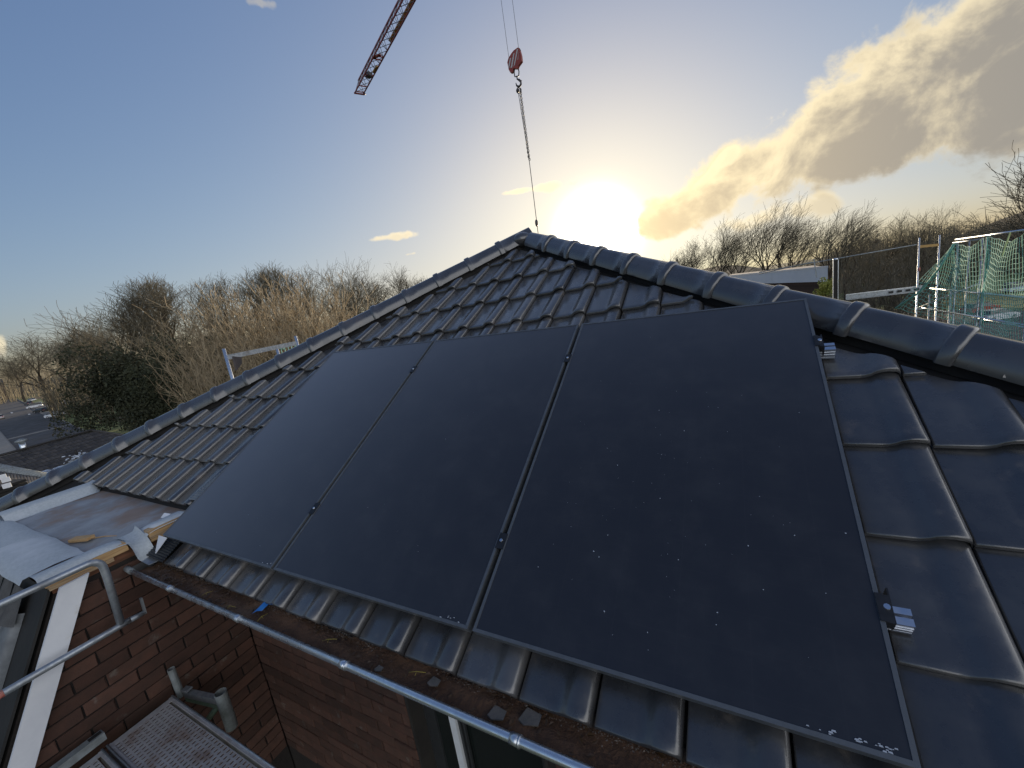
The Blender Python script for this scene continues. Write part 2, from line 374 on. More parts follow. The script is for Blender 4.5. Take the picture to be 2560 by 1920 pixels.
# side slopes: tile courses seen edge-on beyond the hips
PS = R_(23.3); hv = math.hypot(1.245, .866)
PHI = math.acos(.5 / math.tan(PS) / hv) - math.atan2(.866, 1.245)
def side_slope(sgn, a0, a1, name):
    ap = rw(AP[0], AP[1], NT_ - .004)
    D = np.array([sgn * math.cos(PHI) * math.cos(PS), math.sin(PHI) * math.cos(PS), -math.sin(PS)])   # down the slope
    A = np.array([-sgn * math.sin(PHI), math.cos(PHI), 0.0])                                            # along the eaves
    N = np.array([sgn * math.cos(PHI) * math.sin(PS), math.sin(PHI) * math.sin(PS), math.cos(PS)])
    h = np.array([sgn * 1.245, -.866, -.5]); ha, hd = h @ A, h @ D
    drop = 4.9; base = MB()
    P = lambda a_, d_, n_=0.0: ap + A * a_ + D * d_ + N * n_
    RD = np.array([0, 1.0, -math.tan(PS) * math.sin(PHI)]); q = [P(0, 0, -.03), P(ha / hd * drop, drop, -.03), P(9, drop, -.03), ap + RD * 9 - N * .03]; rk = (RD @ D) / (RD @ A)
    base.prism(q if sgn > 0 else q[::-1], tuple(-N * .04))
    so_ = part(base, name, M['underlay'], house)
    g = tile_grid(TW, TL); mb = MB()
    for r in range(int(drop / TL)):
        d0 = drop - r * TL; a_ = a0
        while a_ < a1:
            if a_ > ha / hd * d0 + .16 and d0 - TL > rk * a_:
                rows = [[P(a_ + (u if sgn > 0 else TW - u), d0 - v, n) for (u, v, n) in row] for row in g]
                mb.grid(rows if sgn > 0 else [rr[::-1] for rr in rows])
            a_ += TW
    so2 = part(mb, 'roof_tiles', M['tile'], so_); so2['kind'] = 'stuff'
    return P, N
PR_, NRS = side_slope(1, -3.2, 8.0, 'right_roof_slope'); PL_, NLS = side_slope(-1, -3.2, 5.0, 'left_roof_slope')
ridge_d = np.cross(NLS, NRS); ridge_d /= np.linalg.norm(ridge_d); ridge_d *= np.sign(ridge_d[1])
rp = rw(AP[0], AP[1], -.10); part(MB().tube([rp + ridge_d * .4 - (0, 0, .10), rp + ridge_d * 9 - (0, 0, .10)], .1, 10), 'ridge', M['cap'], house)

# hip caps
def hip(sgn, s0, n, name):
    apx = rw(AP[0], AP[1], -.088); low = rw(AP[0] + sgn * 1.245 * 3, AP[1] - 3, -.080)
    ax = (low - apx) / np.linalg.norm(low - apx)
    nf = NR; ns = NRS if sgn > 0 else NLS; up = nf + ns; up -= ax * (up @ ax); up /= np.linalg.norm(up)
    rt = np.cross(up, ax)
    Lc = .3555
    bed = MB().bar(apx + ax * .05 - up * .03, apx + ax * 6.2 - up * .03, .10, .10, tuple(up))
    hipo = part(bed, name, M['underlay'], house)
    half = [(.094, -.030), (.091, .004), (.079, .030), (.064, .052), (.055, .057), (.040, .074), (.020, .087)]
    sec = [(-a, b) for a, b in half] + [(0, .091)] + half[::-1]
    def ring(s, k, dz=0.0): return [tuple(rt * (a * k) + up * (b * k + dz) + ax * s) for a, b in sec]
    mb = MB()
    # body, then the wide collar at its lower end
    mb.grid([ring(-.03, .92), ring(Lc * .55, .96), ring(Lc - .056, .985), ring(Lc - .053, 1.065), ring(Lc - .046, 1.10), ring(Lc - .012, 1.10), ring(Lc - .002, 1.065), ring(Lc + .002, .90)])
    me = mb.mesh('hip_cap', M['cap'])
    for i in range(n):
        s = s0 + (i - 1) * Lc
        if s + Lc > 6.3: break
        m2 = me
        o = obj('hip_cap', m2, hipo); o.location = tuple(apx + ax * s + up * rng.uniform(-.002, .003) - np.array(HL))
        o.rotation_euler = (rng.uniform(-.004, .004), rng.uniform(-.004, .004), rng.uniform(-.005, .005))
    return apx, ax, up
hip(-1, .30, 18, 'left_hip'); hip(1, .53, 15, 'right_hip')
apx = rw(AP[0], AP[1], 0.0)
apc = MB().sphere(apx + np.array([0, .0, -.085]), (.105, .105, .075), 12, 8)
part(apc, 'apex_cap', M['cap'], house)

# ------------------------------------------------------------------ solar modules, rails and clamps
PW, PH, GP = 1.134, 1.752, .022
plabels = ['black solar panel at the left, nearest the grey flat roof', 'black solar panel in the middle of the row of three', 'large black solar panel at the right end of the row with white specks']
for i in range(3):
    u0 = i * (PW + GP); o3 = rw(u0, 0, 0)
    p = thing('solar_panel', o3, plabels[i], 'solar panel', 'black solar panels on the roof slope')
    slope_mat(p, o3); bpy.context.view_layer.update()
    def lp(mb, name, m, par=p): return obj(name, mb.mesh(name, m), par)
    fw = .011; d = .035
    for a, b in (((0, 0, -d), (PW, fw, 0)), ((0, PH - fw, -d), (PW, PH, 0)), ((0, fw, -d), (fw, PH - fw, -.0003)), ((PW - fw, fw, -d), (PW, PH - fw, -.0003))):
        lp(MB().box(a, b), 'frame_bar', M['frame'])
    g = lp(MB().box((fw, fw, -.009), (PW - fw, PH - fw, -.0022)), 'glass', M['pv'])
    # crumbs of ice and plaster dust
    mb = MB(); r = random.Random(40 + i)
    for q in range((26, 14, 95)[i]):
        if i == 2: cx, cy = r.gauss(.55, .3), r.gauss(.62, .35)
        else: cx, cy = r.uniform(.1, 1.0), r.uniform(.05, 1.6)
        if not (.03 < cx < PW - .03 and .03 < cy < PH - .03): continue
        sz = (.0006 + .0017 * r.random() ** 3) * (1.15 if i == 2 else .8)
        a0 = r.uniform(0, 6); rad = [sz * r.uniform(.5, 1.3) for _ in range(5)]
        mb.prism([(cx + rad[w] * math.cos(a0 + w * 1.257), cy + rad[w] * math.sin(a0 + w * 1.257), -.0022) for w in range(5)], (0, 0, .0012))
    for q in range((4, 6, 20)[i]):                  # scraps of ice along the lower rim
        cx = PW - .02 - abs(r.gauss(0, .05)) if i < 2 else PW - .03 - abs(r.gauss(.05, .06)); cy = r.uniform(.010, .024)
        sz = r.uniform(.0015, .005); mb.prism([(cx - sz, cy - sz * .35, -.0022), (cx + sz, cy - sz * .5, -.0022), (cx + sz * .7, cy + sz * .4, -.0022), (cx - sz * .8, cy + sz * .3, -.0022)], (0, 0, .002))
    if 'ice' not in M: M['ice'] = mat('ice_crumb', (.42, .46, .52), (.3, .33, .38), 30, .6)
    k = lp(mb, 'ice_specks', M['ice']); k['kind'] = 'stuff'

def rail(v, label):
    base = rw(-.06, v, -.10); t = thing('mounting_rail', base, label, 'rail', 'rails under the solar panels')
    slope_mat(t, base)
    def lp(mb, name, m): return obj(name, mb.mesh(name, m), t)
    U0 = -.06; L = 3.512 - U0
    z1 = .064
    # double-chambered aluminium profile: two top flanges with a slot between them
    prof = MB()
    prof.box((0, -.022, .020), (L, -.003, z1)); prof.box((0, .005, .020), (L, .022, z1)); prof.box((0, -.0225, .012), (L, .0225, .0202))
    lp(prof, 'rail_profile', M['alu'])
    lp(MB().box((0, -.024, .030), (L - .001, -.0221, .036)).box((0, -.024, .046), (L - .001, -.0221, .050)), 'rail_rib', M['alu'])
    for uc in (PW + GP / 2, 2 * PW + 1.5 * GP):
        c = lp(MB().box((uc - U0 - .017, -.032, .0985), (uc - U0 + .017, .032, .1035)).box((uc - U0 - .010, -.030, z1), (uc - U0 + .010, .030, .0985)), 'middle_clamp', M['dclamp'])
        b = obj('bolt', MB().tube([(uc - U0, 0, .1030), (uc - U0, 0, .1085)], .0065, 6).mesh('bolt', M['alu']), c)
    ue = 3 * PW + 2 * GP - U0
    c = lp(MB().box((ue - .010, -.036, .0985), (ue + .006, .034, .1035)).box((ue + .001, -.036, z1 + .001), (ue + .020, .034, .0980)).box((ue + .021, -.030, .040), (ue + .025, .060, .085)), 'end_clamp', M['dclamp'])
    obj('bolt', MB().tube([(ue + .010, .002, .096), (ue + .010, .002, .104)], .0075, 8).mesh('bolt', M['alu']), c)
    for uh in (.5, 1.7, 2.9, 3.4):
        lp(MB().box((uh, -.015, -.02), (uh + .03, .015, .012)), 'roof_hook', M['alu'])
rail(.325, 'aluminium rail end sticking out below at the right panel, nearer the gutter')
rail(1.425, 'aluminium rail end sticking out beside the hip at the upper right')

# ------------------------------------------------------------------ walls, window, gutter
BH, BL, BT, JO = .072, .240, .115, .0085
XW, YW = -.15, .34                                    # wing wall faces +X, back wall faces -Y
SLP = R_(63); SY0, SZ0 = -.46, 5.93                   # steep front slope of the wing
def slope_y(z): return SY0 - (SZ0 - z) / math.tan(SLP)
wall = part(MB().prism([(XW - .30, YW + .012, GZ + .02), (6.2, YW + .012, GZ + .02), (6.2, YW + .012, 5.82), (2.30, YW + .012, 5.82), (2.30, YW + .012, 4.0), (1.40, YW + .012, 4.0), (1.40, YW + .012, 5.82), (XW - .30, YW + .012, 5.82)], (0, .30, 0)), 'wall', M['mortar'], house)
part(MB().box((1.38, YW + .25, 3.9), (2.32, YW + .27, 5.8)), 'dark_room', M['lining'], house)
wing = part(MB().prism([(XW - .012, YW + .0, 5.90), (XW - .012, SY0 - .0, 5.90), (XW - .012, slope_y(GZ + 3), GZ + 3), (XW - .012, slope_y(GZ + 3), GZ + .02), (XW - .012, YW, GZ + .02)], (-1.9, 0, 0)), 'wing_wall', M['mortar'], house)
def brick_mesh(seed, l):
    r = random.Random(seed); c = .004; mb = MB()
    j = lambda: r.uniform(-.0022, .0022)
    f = [(c + j(), 0 + j(), c + j()), (l - c + j(), 0 + j(), c + j()), (l - c + j(), 0 + j(), BH - c + j()), (c + j(), 0 + j(), BH - c + j())]
    m_ = [(j(), c, j()), (l + j(), c, j()), (l + j(), c, BH + j()), (j(), c, BH + j())]
    k = [(x, .05, z) for x, y, z in m_]
    return mb.add(f + m_ + k, [(0, 1, 2, 3)] + [(i, 4 + i, 4 + (i + 1) % 4, (i + 1) % 4) for i in range(4)] + [(4 + i, 8 + i, 8 + (i + 1) % 4, 4 + (i + 1) % 4) for i in range(4)]).mesh('brick', M['brick'])
FULL = [brick_mesh(i, BL) for i in range(5)]; CACHE = {}
def brick_len(l):
    if abs(l - BL) < .004: return FULL[rng.randrange(5)]
    k = round(l, 2)
    if k not in CACHE: CACHE[k] = brick_mesh(int(k * 1000), l)
    return CACHE[k]
def put_brick(par, l, loc, rz):
    o = obj('brick', brick_len(l), par); o.location = tuple(np.array(loc) + (0, 0, rng.uniform(-.0015, .0015)) - np.array(HL)); o.rotation_euler = (0, 0, rz + rng.uniform(-.006, .006))
WX0, WX1, WZ0 = 1.40, 2.30, 4.0                       # window opening
nb = 0
for row in range(24):
    z = 5.72 - row * (BH + JO)
    if z < 3.85: break
    # back wall, facing -Y
    x = XW + .004 - ((row % 2) * .124)
    while x < 3.2:
        a, b = max(x, XW + .004), min(x + BL, 3.2)
        segs = [(a, b)]
        if z > WZ0: segs = [(a, min(b, WX0)), (max(a, WX1), b)]
        for a, b in segs:
            if b - a > .04 and b < 2.75: put_brick(wall, b - a, (a, YW + rng.uniform(-.002, .002), z), 0); nb += 1
        x += BL + JO
    # wing wall, facing +X: runs along Y
    y = YW - .004 - BL - (row % 2) * -.126
    zz = z
    ylo = slope_y(zz + BH) + .03 if zz + BH < SZ0 else SY0
    while y + BL > ylo:
        a, b = max(y, ylo), min(y + BL, YW - .004)
        if b - a > .04: put_brick(wing, b - a, (XW + rng.uniform(-.002, .002), a, zz), math.pi / 2); nb += 1
        y -= BL + JO
for row in range(2):                                  # two courses above, under the timber edge
    z = 5.72 + (row + 1) * (BH + JO)
    if z + BH > 5.94: break
    y = YW - .004 - BL - ((row + 1) % 2) * -.126
    while y + BL > SY0 + .05:
        a, b = max(y, SY0 + .05), min(y + BL, -.02)
        if b - a > .05: put_brick(wing, b - a, (XW, a, z), math.pi / 2)
        y -= BL + JO
# window set back in its reveal
win = part(MB().box((WX0 + .001, YW + .10, WZ0), (WX0 + .03, YW + .16, 5.7)).box((WX0 + .03, YW + .105, WZ0), (WX0 + .10, YW + .15, 5.7)).box((WX1 - .10, YW + .105, WZ0), (WX1 - .001, YW + .15, 5.7)), 'window', M['winframe'], house)
part(MB().box((WX0 + .001, YW + .005, WZ0), (WX0 + .020, YW + .0995, 5.7)), 'reveal', M['soffit'], win)
part(MB().box((WX1 - .02, YW + .005, WZ0), (WX1 - .001, YW + .0995, 5.7)), 'reveal', M['soffit'], win)
part(MB().box((1.648, YW + .07, WZ0), (1.692, YW + .104, 5.7)), 'white_profile', M['whiteframe'], win)
part(MB().box((1.695, YW + .085, WZ0), (1.712, YW + .104, 5.7)).box((1.722, YW + .09, WZ0), (1.735, YW + .104, 5.7)), 'sash_rail', M['winframe'], win)
part(MB().box((WX0 + .10, YW + .118, WZ0), (1.66, YW + .128, 5.7)).box((1.69, YW + .118, WZ0), (WX1 - .10, YW + .128, 5.7)), 'pane', M['glass'], win)
part(MB().box((XW, -.02, 5.72), (5.6, YW + .10, 5.745)), 'soffit', M['soffit'], house)

# gutter: rolled bead in front, shallow trough, silt inside
GX0, GX1, GB, GZT = -.14, 5.4, -.166, 5.848
gut = part(MB().grid([[(x, y, z) for (y, z) in ((GB + .012, GZT), (GB + .018, 5.815), (GB + .05, 5.782), (-.06, 5.775), (-.02, 5.79), (0.0, 5.83))] for x in (GX0, GX1)]), 'gutter', M['zinc_in'], house)
part(MB().tube([(GX0, GB, GZT), (GX1, GB, GZT)], .0135, 14), 'gutter_bead', M['galvb'], gut)
part(MB().tube([(GX0 - .03, GB + .004, GZT + .004), (GX0 + .07, GB, GZT)], .017, 12), 'bead_end', M['oldgalv'], gut)
part(MB().prism([(GX0, GB, GZT), (GX0, GB + .03, 5.79), (GX0, -.03, 5.775), (GX0, .01, 5.85)], (-.004, 0, 0)), 'stop_end', M['zinc_in'], gut)
for x in (.413, 1.082, 1.808, 2.541, 3.27):
    part(MB().tube([(x - .015, GB, GZT), (x + .015, GB, GZT)], .0158, 14).tube([(x + .012, GB, GZT), (x + .018, GB, GZT)], .0168, 14), 'gutter_clip', M['galvb'], gut)
r = random.Random(8); rows = []
for i in range(150):
    x = GX0 + .05 + i * (3.9 / 149); rows.append([(x, GB + .014 + k * (.158 / 8), 5.817 + .006 * math.sin(x * 7 + k) + r.uniform(-.004, .005) + (.008 if k in (0, 8) else 0)) for k in range(9)])
si = part(MB().grid(rows), 'silt', M['dirt'], gut)
mb = MB()
for i in range(2600):                                 # mortar crumbs washed down to the tile noses
    x = r.uniform(GX0 + .1, 3.6); y = -.040 - abs(r.gauss(0, .014)); z = 5.826 + r.uniform(-.003, .006); q = r.uniform(.0012, .0042)
    if math.sin(x * 5.1) + math.sin(x * 11.3 + 1) < r.uniform(-1.6, 1.2): continue
    mb.add([(x + q * r.uniform(-1, 1), y + q * r.uniform(-1, 1), z + q * r.uniform(-.3, 1)) for _ in range(4)], [(0, 1, 2), (0, 2, 3), (0, 3, 1), (1, 3, 2)])
k = part(mb, 'mortar_crumbs', M['crumb'], gut); k['kind'] = 'stuff'

M['wetleaf'] = mat('wet_leaves', (.060, .032, .014), (.11, .06, .025), 25, .45, rand=.3)
mb = MB()
for i in range(420):                                  # wet leaf litter, thickest at the closed end
    x = GX0 + .12 + abs(r.gauss(0, .42)) if i < 300 else r.uniform(.2, 3.2); y = r.uniform(-.145, -.045); z = 5.826 + r.uniform(0, .008); q = r.uniform(.005, .014); a = r.uniform(0, 6.28); c, s_ = math.cos(a), math.sin(a); tl_ = r.uniform(-.004, .006)
    mb.add([(x - c * q, y - s_ * q, z), (x + s_ * q * .5, y - c * q * .5, z + tl_), (x + c * q, y + s_ * q, z + .001), (x - s_ * q * .5, y + c * q * .5, z + tl_ * .5)], [(0, 1, 2), (0, 2, 3)])
k = part(mb, 'leaf_litter', M['wetleaf'], gut); k['kind'] = 'stuff'

# ------------------------------------------------------------------ flat roof of the wing
fl = part(MB().prism([(-2.2, SY0, 5.90), (XW - .02, SY0, 5.90), (XW - .02, .27, 5.90), (-2.2, .27, 5.90)], (0, 0, .06)), 'flat_roof', M['wooddark'], house)
# felt bay with a shallow fall towards the outlet
rows = []
for i in range(15):
    x = -1.86 + i * (1.60 / 14); rows.append([(x, -.30 + k * (.56 / 7), 5.985 + .004 * math.sin(4 * x + k) - (.010 if x > -.5 and k in (1, 2, 3) else 0)) for k in range(8)])
part(MB().grid(rows[::-1]), 'felt_bay', M['feltold'], fl)
# upstand on the far left, felt dressed over a triangular fillet
def dressed(path, sec, name, m):                      # sweep a section (out, up) along a 2D path of (x, y, nx, ny)
    rows = [[(x + nx * a, y + ny * a, b) for a, b in sec] for (x, y, nx, ny) in path]
    return part(MB().grid(rows, True), name, m, fl)
dressed([(-1.86, -.30 + i * .06, -1, .02 * math.sin(i)) for i in range(10)] + [(-1.98, .29, -1, .3)], [(-.02, 5.987), (.012, 5.995), (.05, 6.040), (.075, 6.052), (.20, 6.055), (.245, 6.045), (.255, 5.98), (.26, 5.90)], 'upstand', M['felt'])
# felt strips lapped along the front edge
def sheet(poly_rows, name, m): return part(MB().grid(poly_rows, True), name, m, fl)
def strip(x0, x1, lift, seed):
    r = random.Random(seed); rows = []
    n = 9
    for i in range(n):
        x = x0 + (x1 - x0) * i / (n - 1)
        rows.append([(x + r.uniform(-.006, .006), y + r.uniform(-.005, .005) * (1 if k in (0, 6) else 0), z + lift + r.uniform(-.002, .002)) for k, (y, z) in enumerate(((-.262, 5.992), (-.29, 6.008), (-.34, 6.018), (-.40, 6.018), (-.47, 6.014), (-.525, 6.006), (-.545, 5.985)))])
    return rows[::-1]
sheet(strip(-2.18, -1.02, 0, 1), 'felt_strip', M['felt']); sheet(strip(-1.08, -.27, .006, 2), 'felt_strip', M['felt'])
# right-hand edge: raised kerb with bare timber and plywood under the felt
def kerb(y0, y1, r0, r1, name):
    n = 12; rows = []
    for i in range(n):
        y = y0 + (y1 - y0) * i / (n - 1); s = 1.0
        if r1 and i > n - 5: s = [1, .96, .85, .6, .1][i - (n - 5)]
        if r0 and i < 4: s = [.1, .6, .85, .96][i]
        rows.append([(x, y, 5.988 + (z - 5.988) * s) for x, z in ((-.335, 5.989), (-.315, 5.995), (-.27, 6.016), (-.20, 6.024), (-.152, 6.020), (-.138, 6.004))])
    return part(MB().grid(rows, True), name, M['felt'], fl)
kerb(-.50, -.105, False, True, 'edge_kerb'); kerb(-.03, .20, True, False, 'edge_kerb')
part(MB().box((XW - .05, -.48, 5.985), (XW + .006, -.130, 6.008)), 'timber_edge', M['wood'], fl)
part(MB().box((XW - .05, -.48, 5.955), (XW + .002, -.125, 5.9835)), 'timber_edge', M['wood'], fl)
part(MB().box((XW - .05, -.47, 5.930), (XW + .003, -.20, 5.9535)), 'timber_edge', M['ply'], fl)
for kk in range(4):
    part(MB().box((XW - .05, -.020, 5.940 + kk * .0195), (XW + .012 - .003 * (kk % 2), .17, 5.958 + kk * .0195)), 'plywood_layer', M['ply'] if kk % 2 else M['wood'], fl)
# felt spout folded down into the gutter
sp = []
for x, z, w in ((-.34, 5.990, 1.3), (-.27, 5.984, 1.15), (-.20, 5.972, 1.0), (-.155, 5.955, 1.0), (-.125, 5.930, .95), (-.105, 5.895, .95), (-.092, 5.862, .95)):
    sp.append([(x, -.068 + yy * w, z + hh) for yy, hh in ((-.052, .034), (-.046, .020), (-.036, .005), (-.02, 0), (.012, 0), (.026, .004), (.036, .018), (.042, .034))])
part(MB().grid(sp[::-1]), 'outlet_spout', M['felt'], fl)
part(MB().prism([(-.10, -.105, 5.868), (-.03, -.098, 5.850), (-.022, -.052, 5.850), (-.095, -.040, 5.872)], (0, 0, .004)), 'spout_lip', M['galv'], fl)
# steep front slope: black membrane, pleated flashing, a few rolls of grey tile
dS = np.array([0, -math.cos(SLP), -math.sin(SLP)]); nS = np.array([0, -math.sin(SLP), math.cos(SLP)])
def sp_(x, d, n=0.0): return np.array([x, SY0, SZ0]) + dS * d + nS * n
part(MB().prism([sp_(XW - .005, 0, .004), sp_(-2.2, 0, .004), sp_(-2.2, 2.2, .004), sp_(XW - .005, 2.2, .004)], tuple(nS * .012)), 'membrane', M['lining'], fl)
for i in range(7):
    x = -.46 - i * .21
    c = MB()
    rows = []
    for d in (.16, .30, .6, 1.3): rows.append([sp_(x + .075 * math.cos(a), d, .018 + .055 * math.sin(a)) for a in np.linspace(0, math.pi, 9)])
    part(c.grid(rows).box(sp_(x, .16, .014) - .001, sp_(x, .16, .014) + .001), 'tile_roll', M['smalltile'], fl)
    part(MB().prism([sp_(x - .08, .18, .017), sp_(x - .145, .18, .017), sp_(x - .145, 1.3, .017), sp_(x - .08, 1.3, .017)], tuple(nS * .012)), 'tile_pan', M['lining'], fl)
def pleats(P, nx, ny, m, name):                      # fan of fine folds; P(a,b,h)
    rows = []
    for i in range(nx + 1): rows.append([P(i / nx, k / ny, (i % 2)) for k in range(ny + 1)])
    return part(MB().grid(rows, False), name, m, fl)
for i in range(3):
    x = -.46 - i * .21
    pleats(lambda a, b, h, x=x: sp_(x + (a - .5) * (.15 + .04 * b), .03 + b * .19, .05 + .035 * math.sin(math.pi * a) * b + .007 * h), 26, 4, M['pleat'], 'pleated_flashing')
# white board nailed along the edge of the steep slope
bd = MB(); a0 = sp_(-.105, -.005, .0); w = np.array([0, math.sin(SLP), -math.cos(SLP)])
a_ = np.array([-.105, -.320, 5.945]); b_ = np.array([-.105, -.440, 5.938]); c_ = np.array([-.105, -.880, 5.070]); d_ = np.array([-.105, -.800, 5.010])
wb = solo(bd.prism([a_, b_, c_, d_], (-.018, 0, 0)), 'white_board', M['white'], (-.105, -.84, 5.04), 'white painted board slanting across the brick side wall at the left', 'board')
# pleated flashing that climbs over the first rolls under the left panel
def pl_r(a, b, h):
    u = -.125 + b * .19; v = -.12 + a * .80; return rw(u, v, NT_ + .040 + .020 * math.sin(b * 5.2 + .5) + .006 * h)
pleats(pl_r, 110, 7, M['pleat'], 'pleated_flashing')
pleats(lambda a, b, h: rw(-.20 + b * .22 + .10 * a, .26 + a * .30, NT_ + .062 + .012 * math.sin(b * 3) + .006 * h), 34, 5, M['pleatg'], 'pleated_flashing')
part(MB().prism([rw(-.075, -.004, -.02), rw(.035, -.003, -.02), rw(-.05, -.10, -.075)], tuple(NR * .003)), 'backing_paper', M['white'], fl)
part(MB().prism([(-.37, .13, 5.992), (-.30, .14, 5.992), (-.29, .16, 6.012), (-.355, .15, 6.016)], (0, .004, .002)), 'backing_paper', M['white'], fl)

# ------------------------------------------------------------------ small things lying about
solo(MB().obox((-.62, -.20, 6.0), (.075, .025, .004), (-.008, .022, 0), (0, 0, .010)), 'wood_offcut', M['wood'], (-.62, -.20, 5.99), 'short pale timber offcut lying on the wet flat roof', 'offcut')
solo(MB().tube([(-.55, -.175, 5.996), (-.47, -.13, 5.998), (-.38, -.10, 5.997)], [.005, .004, .002], 5), 'wood_splinter', M['wood'], (-.47, -.13, 5.99), 'thin pale wood splinter on the flat roof beside the offcut', 'splinter')
M['blue'] = mat('blue_plastic', (.02, .13, .40), (.03, .18, .5), 30, .35)
solo(MB().grid([[(1.095, -.115, 5.83), (1.115, -.10, 5.838), (1.13, -.085, 5.832)], [(1.105, -.085, 5.842), (1.122, -.07, 5.856), (1.14, -.06, 5.844)], [(1.10, -.06, 5.846), (1.115, -.045, 5.858), (1.135, -.04, 5.846)]]), 'plastic_scrap', M['blue'], (1.11, -.08, 5.83), 'crumpled scrap of blue plastic in the gutter', 'scrap')
M['straw'] = mat('yellow_straw', (.42, .33, .06), (.30, .24, .05), 20, .7)
for i, (x, y, a, lb) in enumerate(((.67, -.11, 1.2, 'bent yellow straw in the gutter near its left end'), (.926, -.123, .1, 'yellow straw lying along the gutter left of the blue scrap'), (1.177, -.114, 1.5, 'short yellow straw just right of the blue plastic scrap'), (1.625, -.094, .5, 'yellow straw in the gutter below the gap between the left two panels'), (2.092, -.084, .3, 'yellow straw in the gutter silt below the right panel corner'))):
    L = .035; c, s = math.cos(a), math.sin(a)
    mb = MB().tube([(x - c * L, y - s * L * .6, 5.828), (x, y, 5.837), (x + c * L, y + s * L * .6 + .006, 5.832)], .0011, 5).tube([(x, y, 5.837), (x + s * .014, y - c * .014, 5.834)], .0009, 4)
    solo(mb, 'straw', M['straw'], (x, y, 5.827), lb, 'straw', 'yellow straws in the gutter')
M['slate'] = mat('slate_chip', (.10, .095, .085), (.14, .125, .11), 30, .9, bump=.3)
for i, (x, y, s, lb) in enumerate(((1.939, -.12, .016, 'small grey slate chip at the gutter bead, leftmost of the chips'), (2.176, -.089, .022, 'grey slate chip in the silt, second of the chips from the left'), (2.442, -.106, .028, 'squarish grey slate chip left of the last gutter clip'), (2.546, -.080, .033, 'largest grey slate chip, farthest right in the gutter'))):
    r = random.Random(i); mb = MB().prism([(x - s, y - s * .6, 5.828), (x - s * .3, y - s * .9, 5.828), (x + s, y - s * .5, 5.828), (x + s * .9, y + s * .5, 5.828), (x - s * .7, y + s * .7, 5.828)], (.002, 0, .005))
    solo(mb, 'slate_chip', M['slate'], (x, y, 5.827), lb, 'chip', 'grey slate chips in the gutter')

# ------------------------------------------------------------------ scaffold beside the wing
def perforated(x0, x1, y0, y1, z):
    mb = MB(); dx, dy = .031, .026; i = 0
    ny = int((y1 - y0) / dy); nx = int((x1 - x0) / dx)
    for i in range(nx):
        for k in range(ny):
            cx = x0 + (i + .5) * dx; cy = y0 + (k + .5) * dy
            o = (dx * .25 if k % 2 else -dx * .25)
            hx = cx + o * .55; ov = [(cx - dx / 2, cy - dy / 2), (cx, cy - dy / 2), (cx + dx / 2, cy - dy / 2), (cx + dx / 2, cy + dy / 2), (cx, cy + dy / 2), (cx - dx / 2, cy + dy / 2)]
            a, b = .0085, .0098
            # the slots run across the plank
            inn = [(hx - a * .7, cy - b * .8), (hx, cy - b), (hx + a * .7, cy - b * .8), (hx + a * .7, cy + b * .8), (hx, cy + b), (hx - a * .7, cy + b * .8)]
            vs = [(x, y, z) for x, y in ov] + [(x, y, z) for x, y in inn] + [(x, y, z - .004) for x, y in inn]
            mb.add(vs, [(q, (q + 1) % 6, 6 + (q + 1) % 6, 6 + q) for q in range(6)] + [(6 + q, 6 + (q + 1) % 6, 12 + (q + 1) % 6, 12 + q) for q in range(6)])
    return mb
M['plank'] = mat('worn_steel_plank', (.52, .52, .53), (.38, .365, .36), 16, .45, .65, metal=.45, bump=.2, bscale=90, bdist=.002, c3=(.32, .26, .23), scale3=7, lo3=.5, hi3=.7)
def plank(y0, lab, z=5.0, x0=-.02, x1=1.6, w=.318):
    t = thing('scaffold_plank', (x0, y0, z), lab, 'plank', 'perforated steel planks of the scaffold')
    part(perforated(x0 + .035, x1, y0 + .022, y0 + w - .022, z), 'perforated_sheet', M['plank'], t)
    part(MB().box((x0, y0 + .022, z - .003), (x0 + .0349, y0 + w - .022, z + .0005)), 'end_sheet', M['plank'], t)
    for s in (0, 1):
        a, b = (y0, y0 + .0215) if not s else (y0 + w - .0215, y0 + w)
        part(MB().box((x0, a, z - .06), (x1, b, z + .004)), 'side_rail', M['plank'], t)
        m_ = (a + b) / 2; part(MB().tube([(x0, a + .004 if not s else b - .004, z + .006), (x1, a + .004 if not s else b - .004, z + .006)], .0055, 8), 'rolled_edge', M['galv'], t)
    return t
plank(-.521, 'perforated steel scaffold plank nearest the brick walls'); plank(-.853, 'second perforated steel plank, cut off by the bottom of the picture')
t = thing('scaffold_bracket', (-.04, -.163, 4.9), 'greenish steel scaffold bracket between plank and brick corner', 'bracket')
part(MB().pipe([(-.04, -.163, 4.95), (-.045, -.163, 5.155)], .0205, .003), 'spigot', M['oldgalv'], t)
part(MB().obox((.02, -.145, 5.005), (.03, .005, .004), (-.003, .018, 0), (0, 0, .006)), 'locking_lug', M['galv'], t)
part(MB().bar((-.01, -.145, 4.965), (.27, -.09, 4.965), .030, .042), 'arm', M['galv'], t)
part(MB().bar((-.02, -.140, 4.925), (.28, -.085, 4.925), .036, .030), 'lower_arm', M['greenish'], t)
part(MB().tube([(.24, -.09, 4.91), (.10, -.115, 4.78)], .018, 10), 'strut', M['greenish'], t)
part(MB().pipe([(.305, -.083, 4.765), (.312, -.083, 5.032)], .033, .004, 16), 'sleeve', M['oldgalv'], t)
t = thing('scaffold_transom', (-.06, -.75, 5.03), 'short grey scaffold transom with a slotted end beside the planks', 'transom')
part(MB().bar((-.065, -.505, 5.05), (-.05, -1.05, 5.05), .048, .045), 'channel', M['oldgalv'], t)
part(MB().bar((-.0655, -.512, 5.0745), (-.064, -.565, 5.0745), .026, .004), 'slot', M['lining'], t)
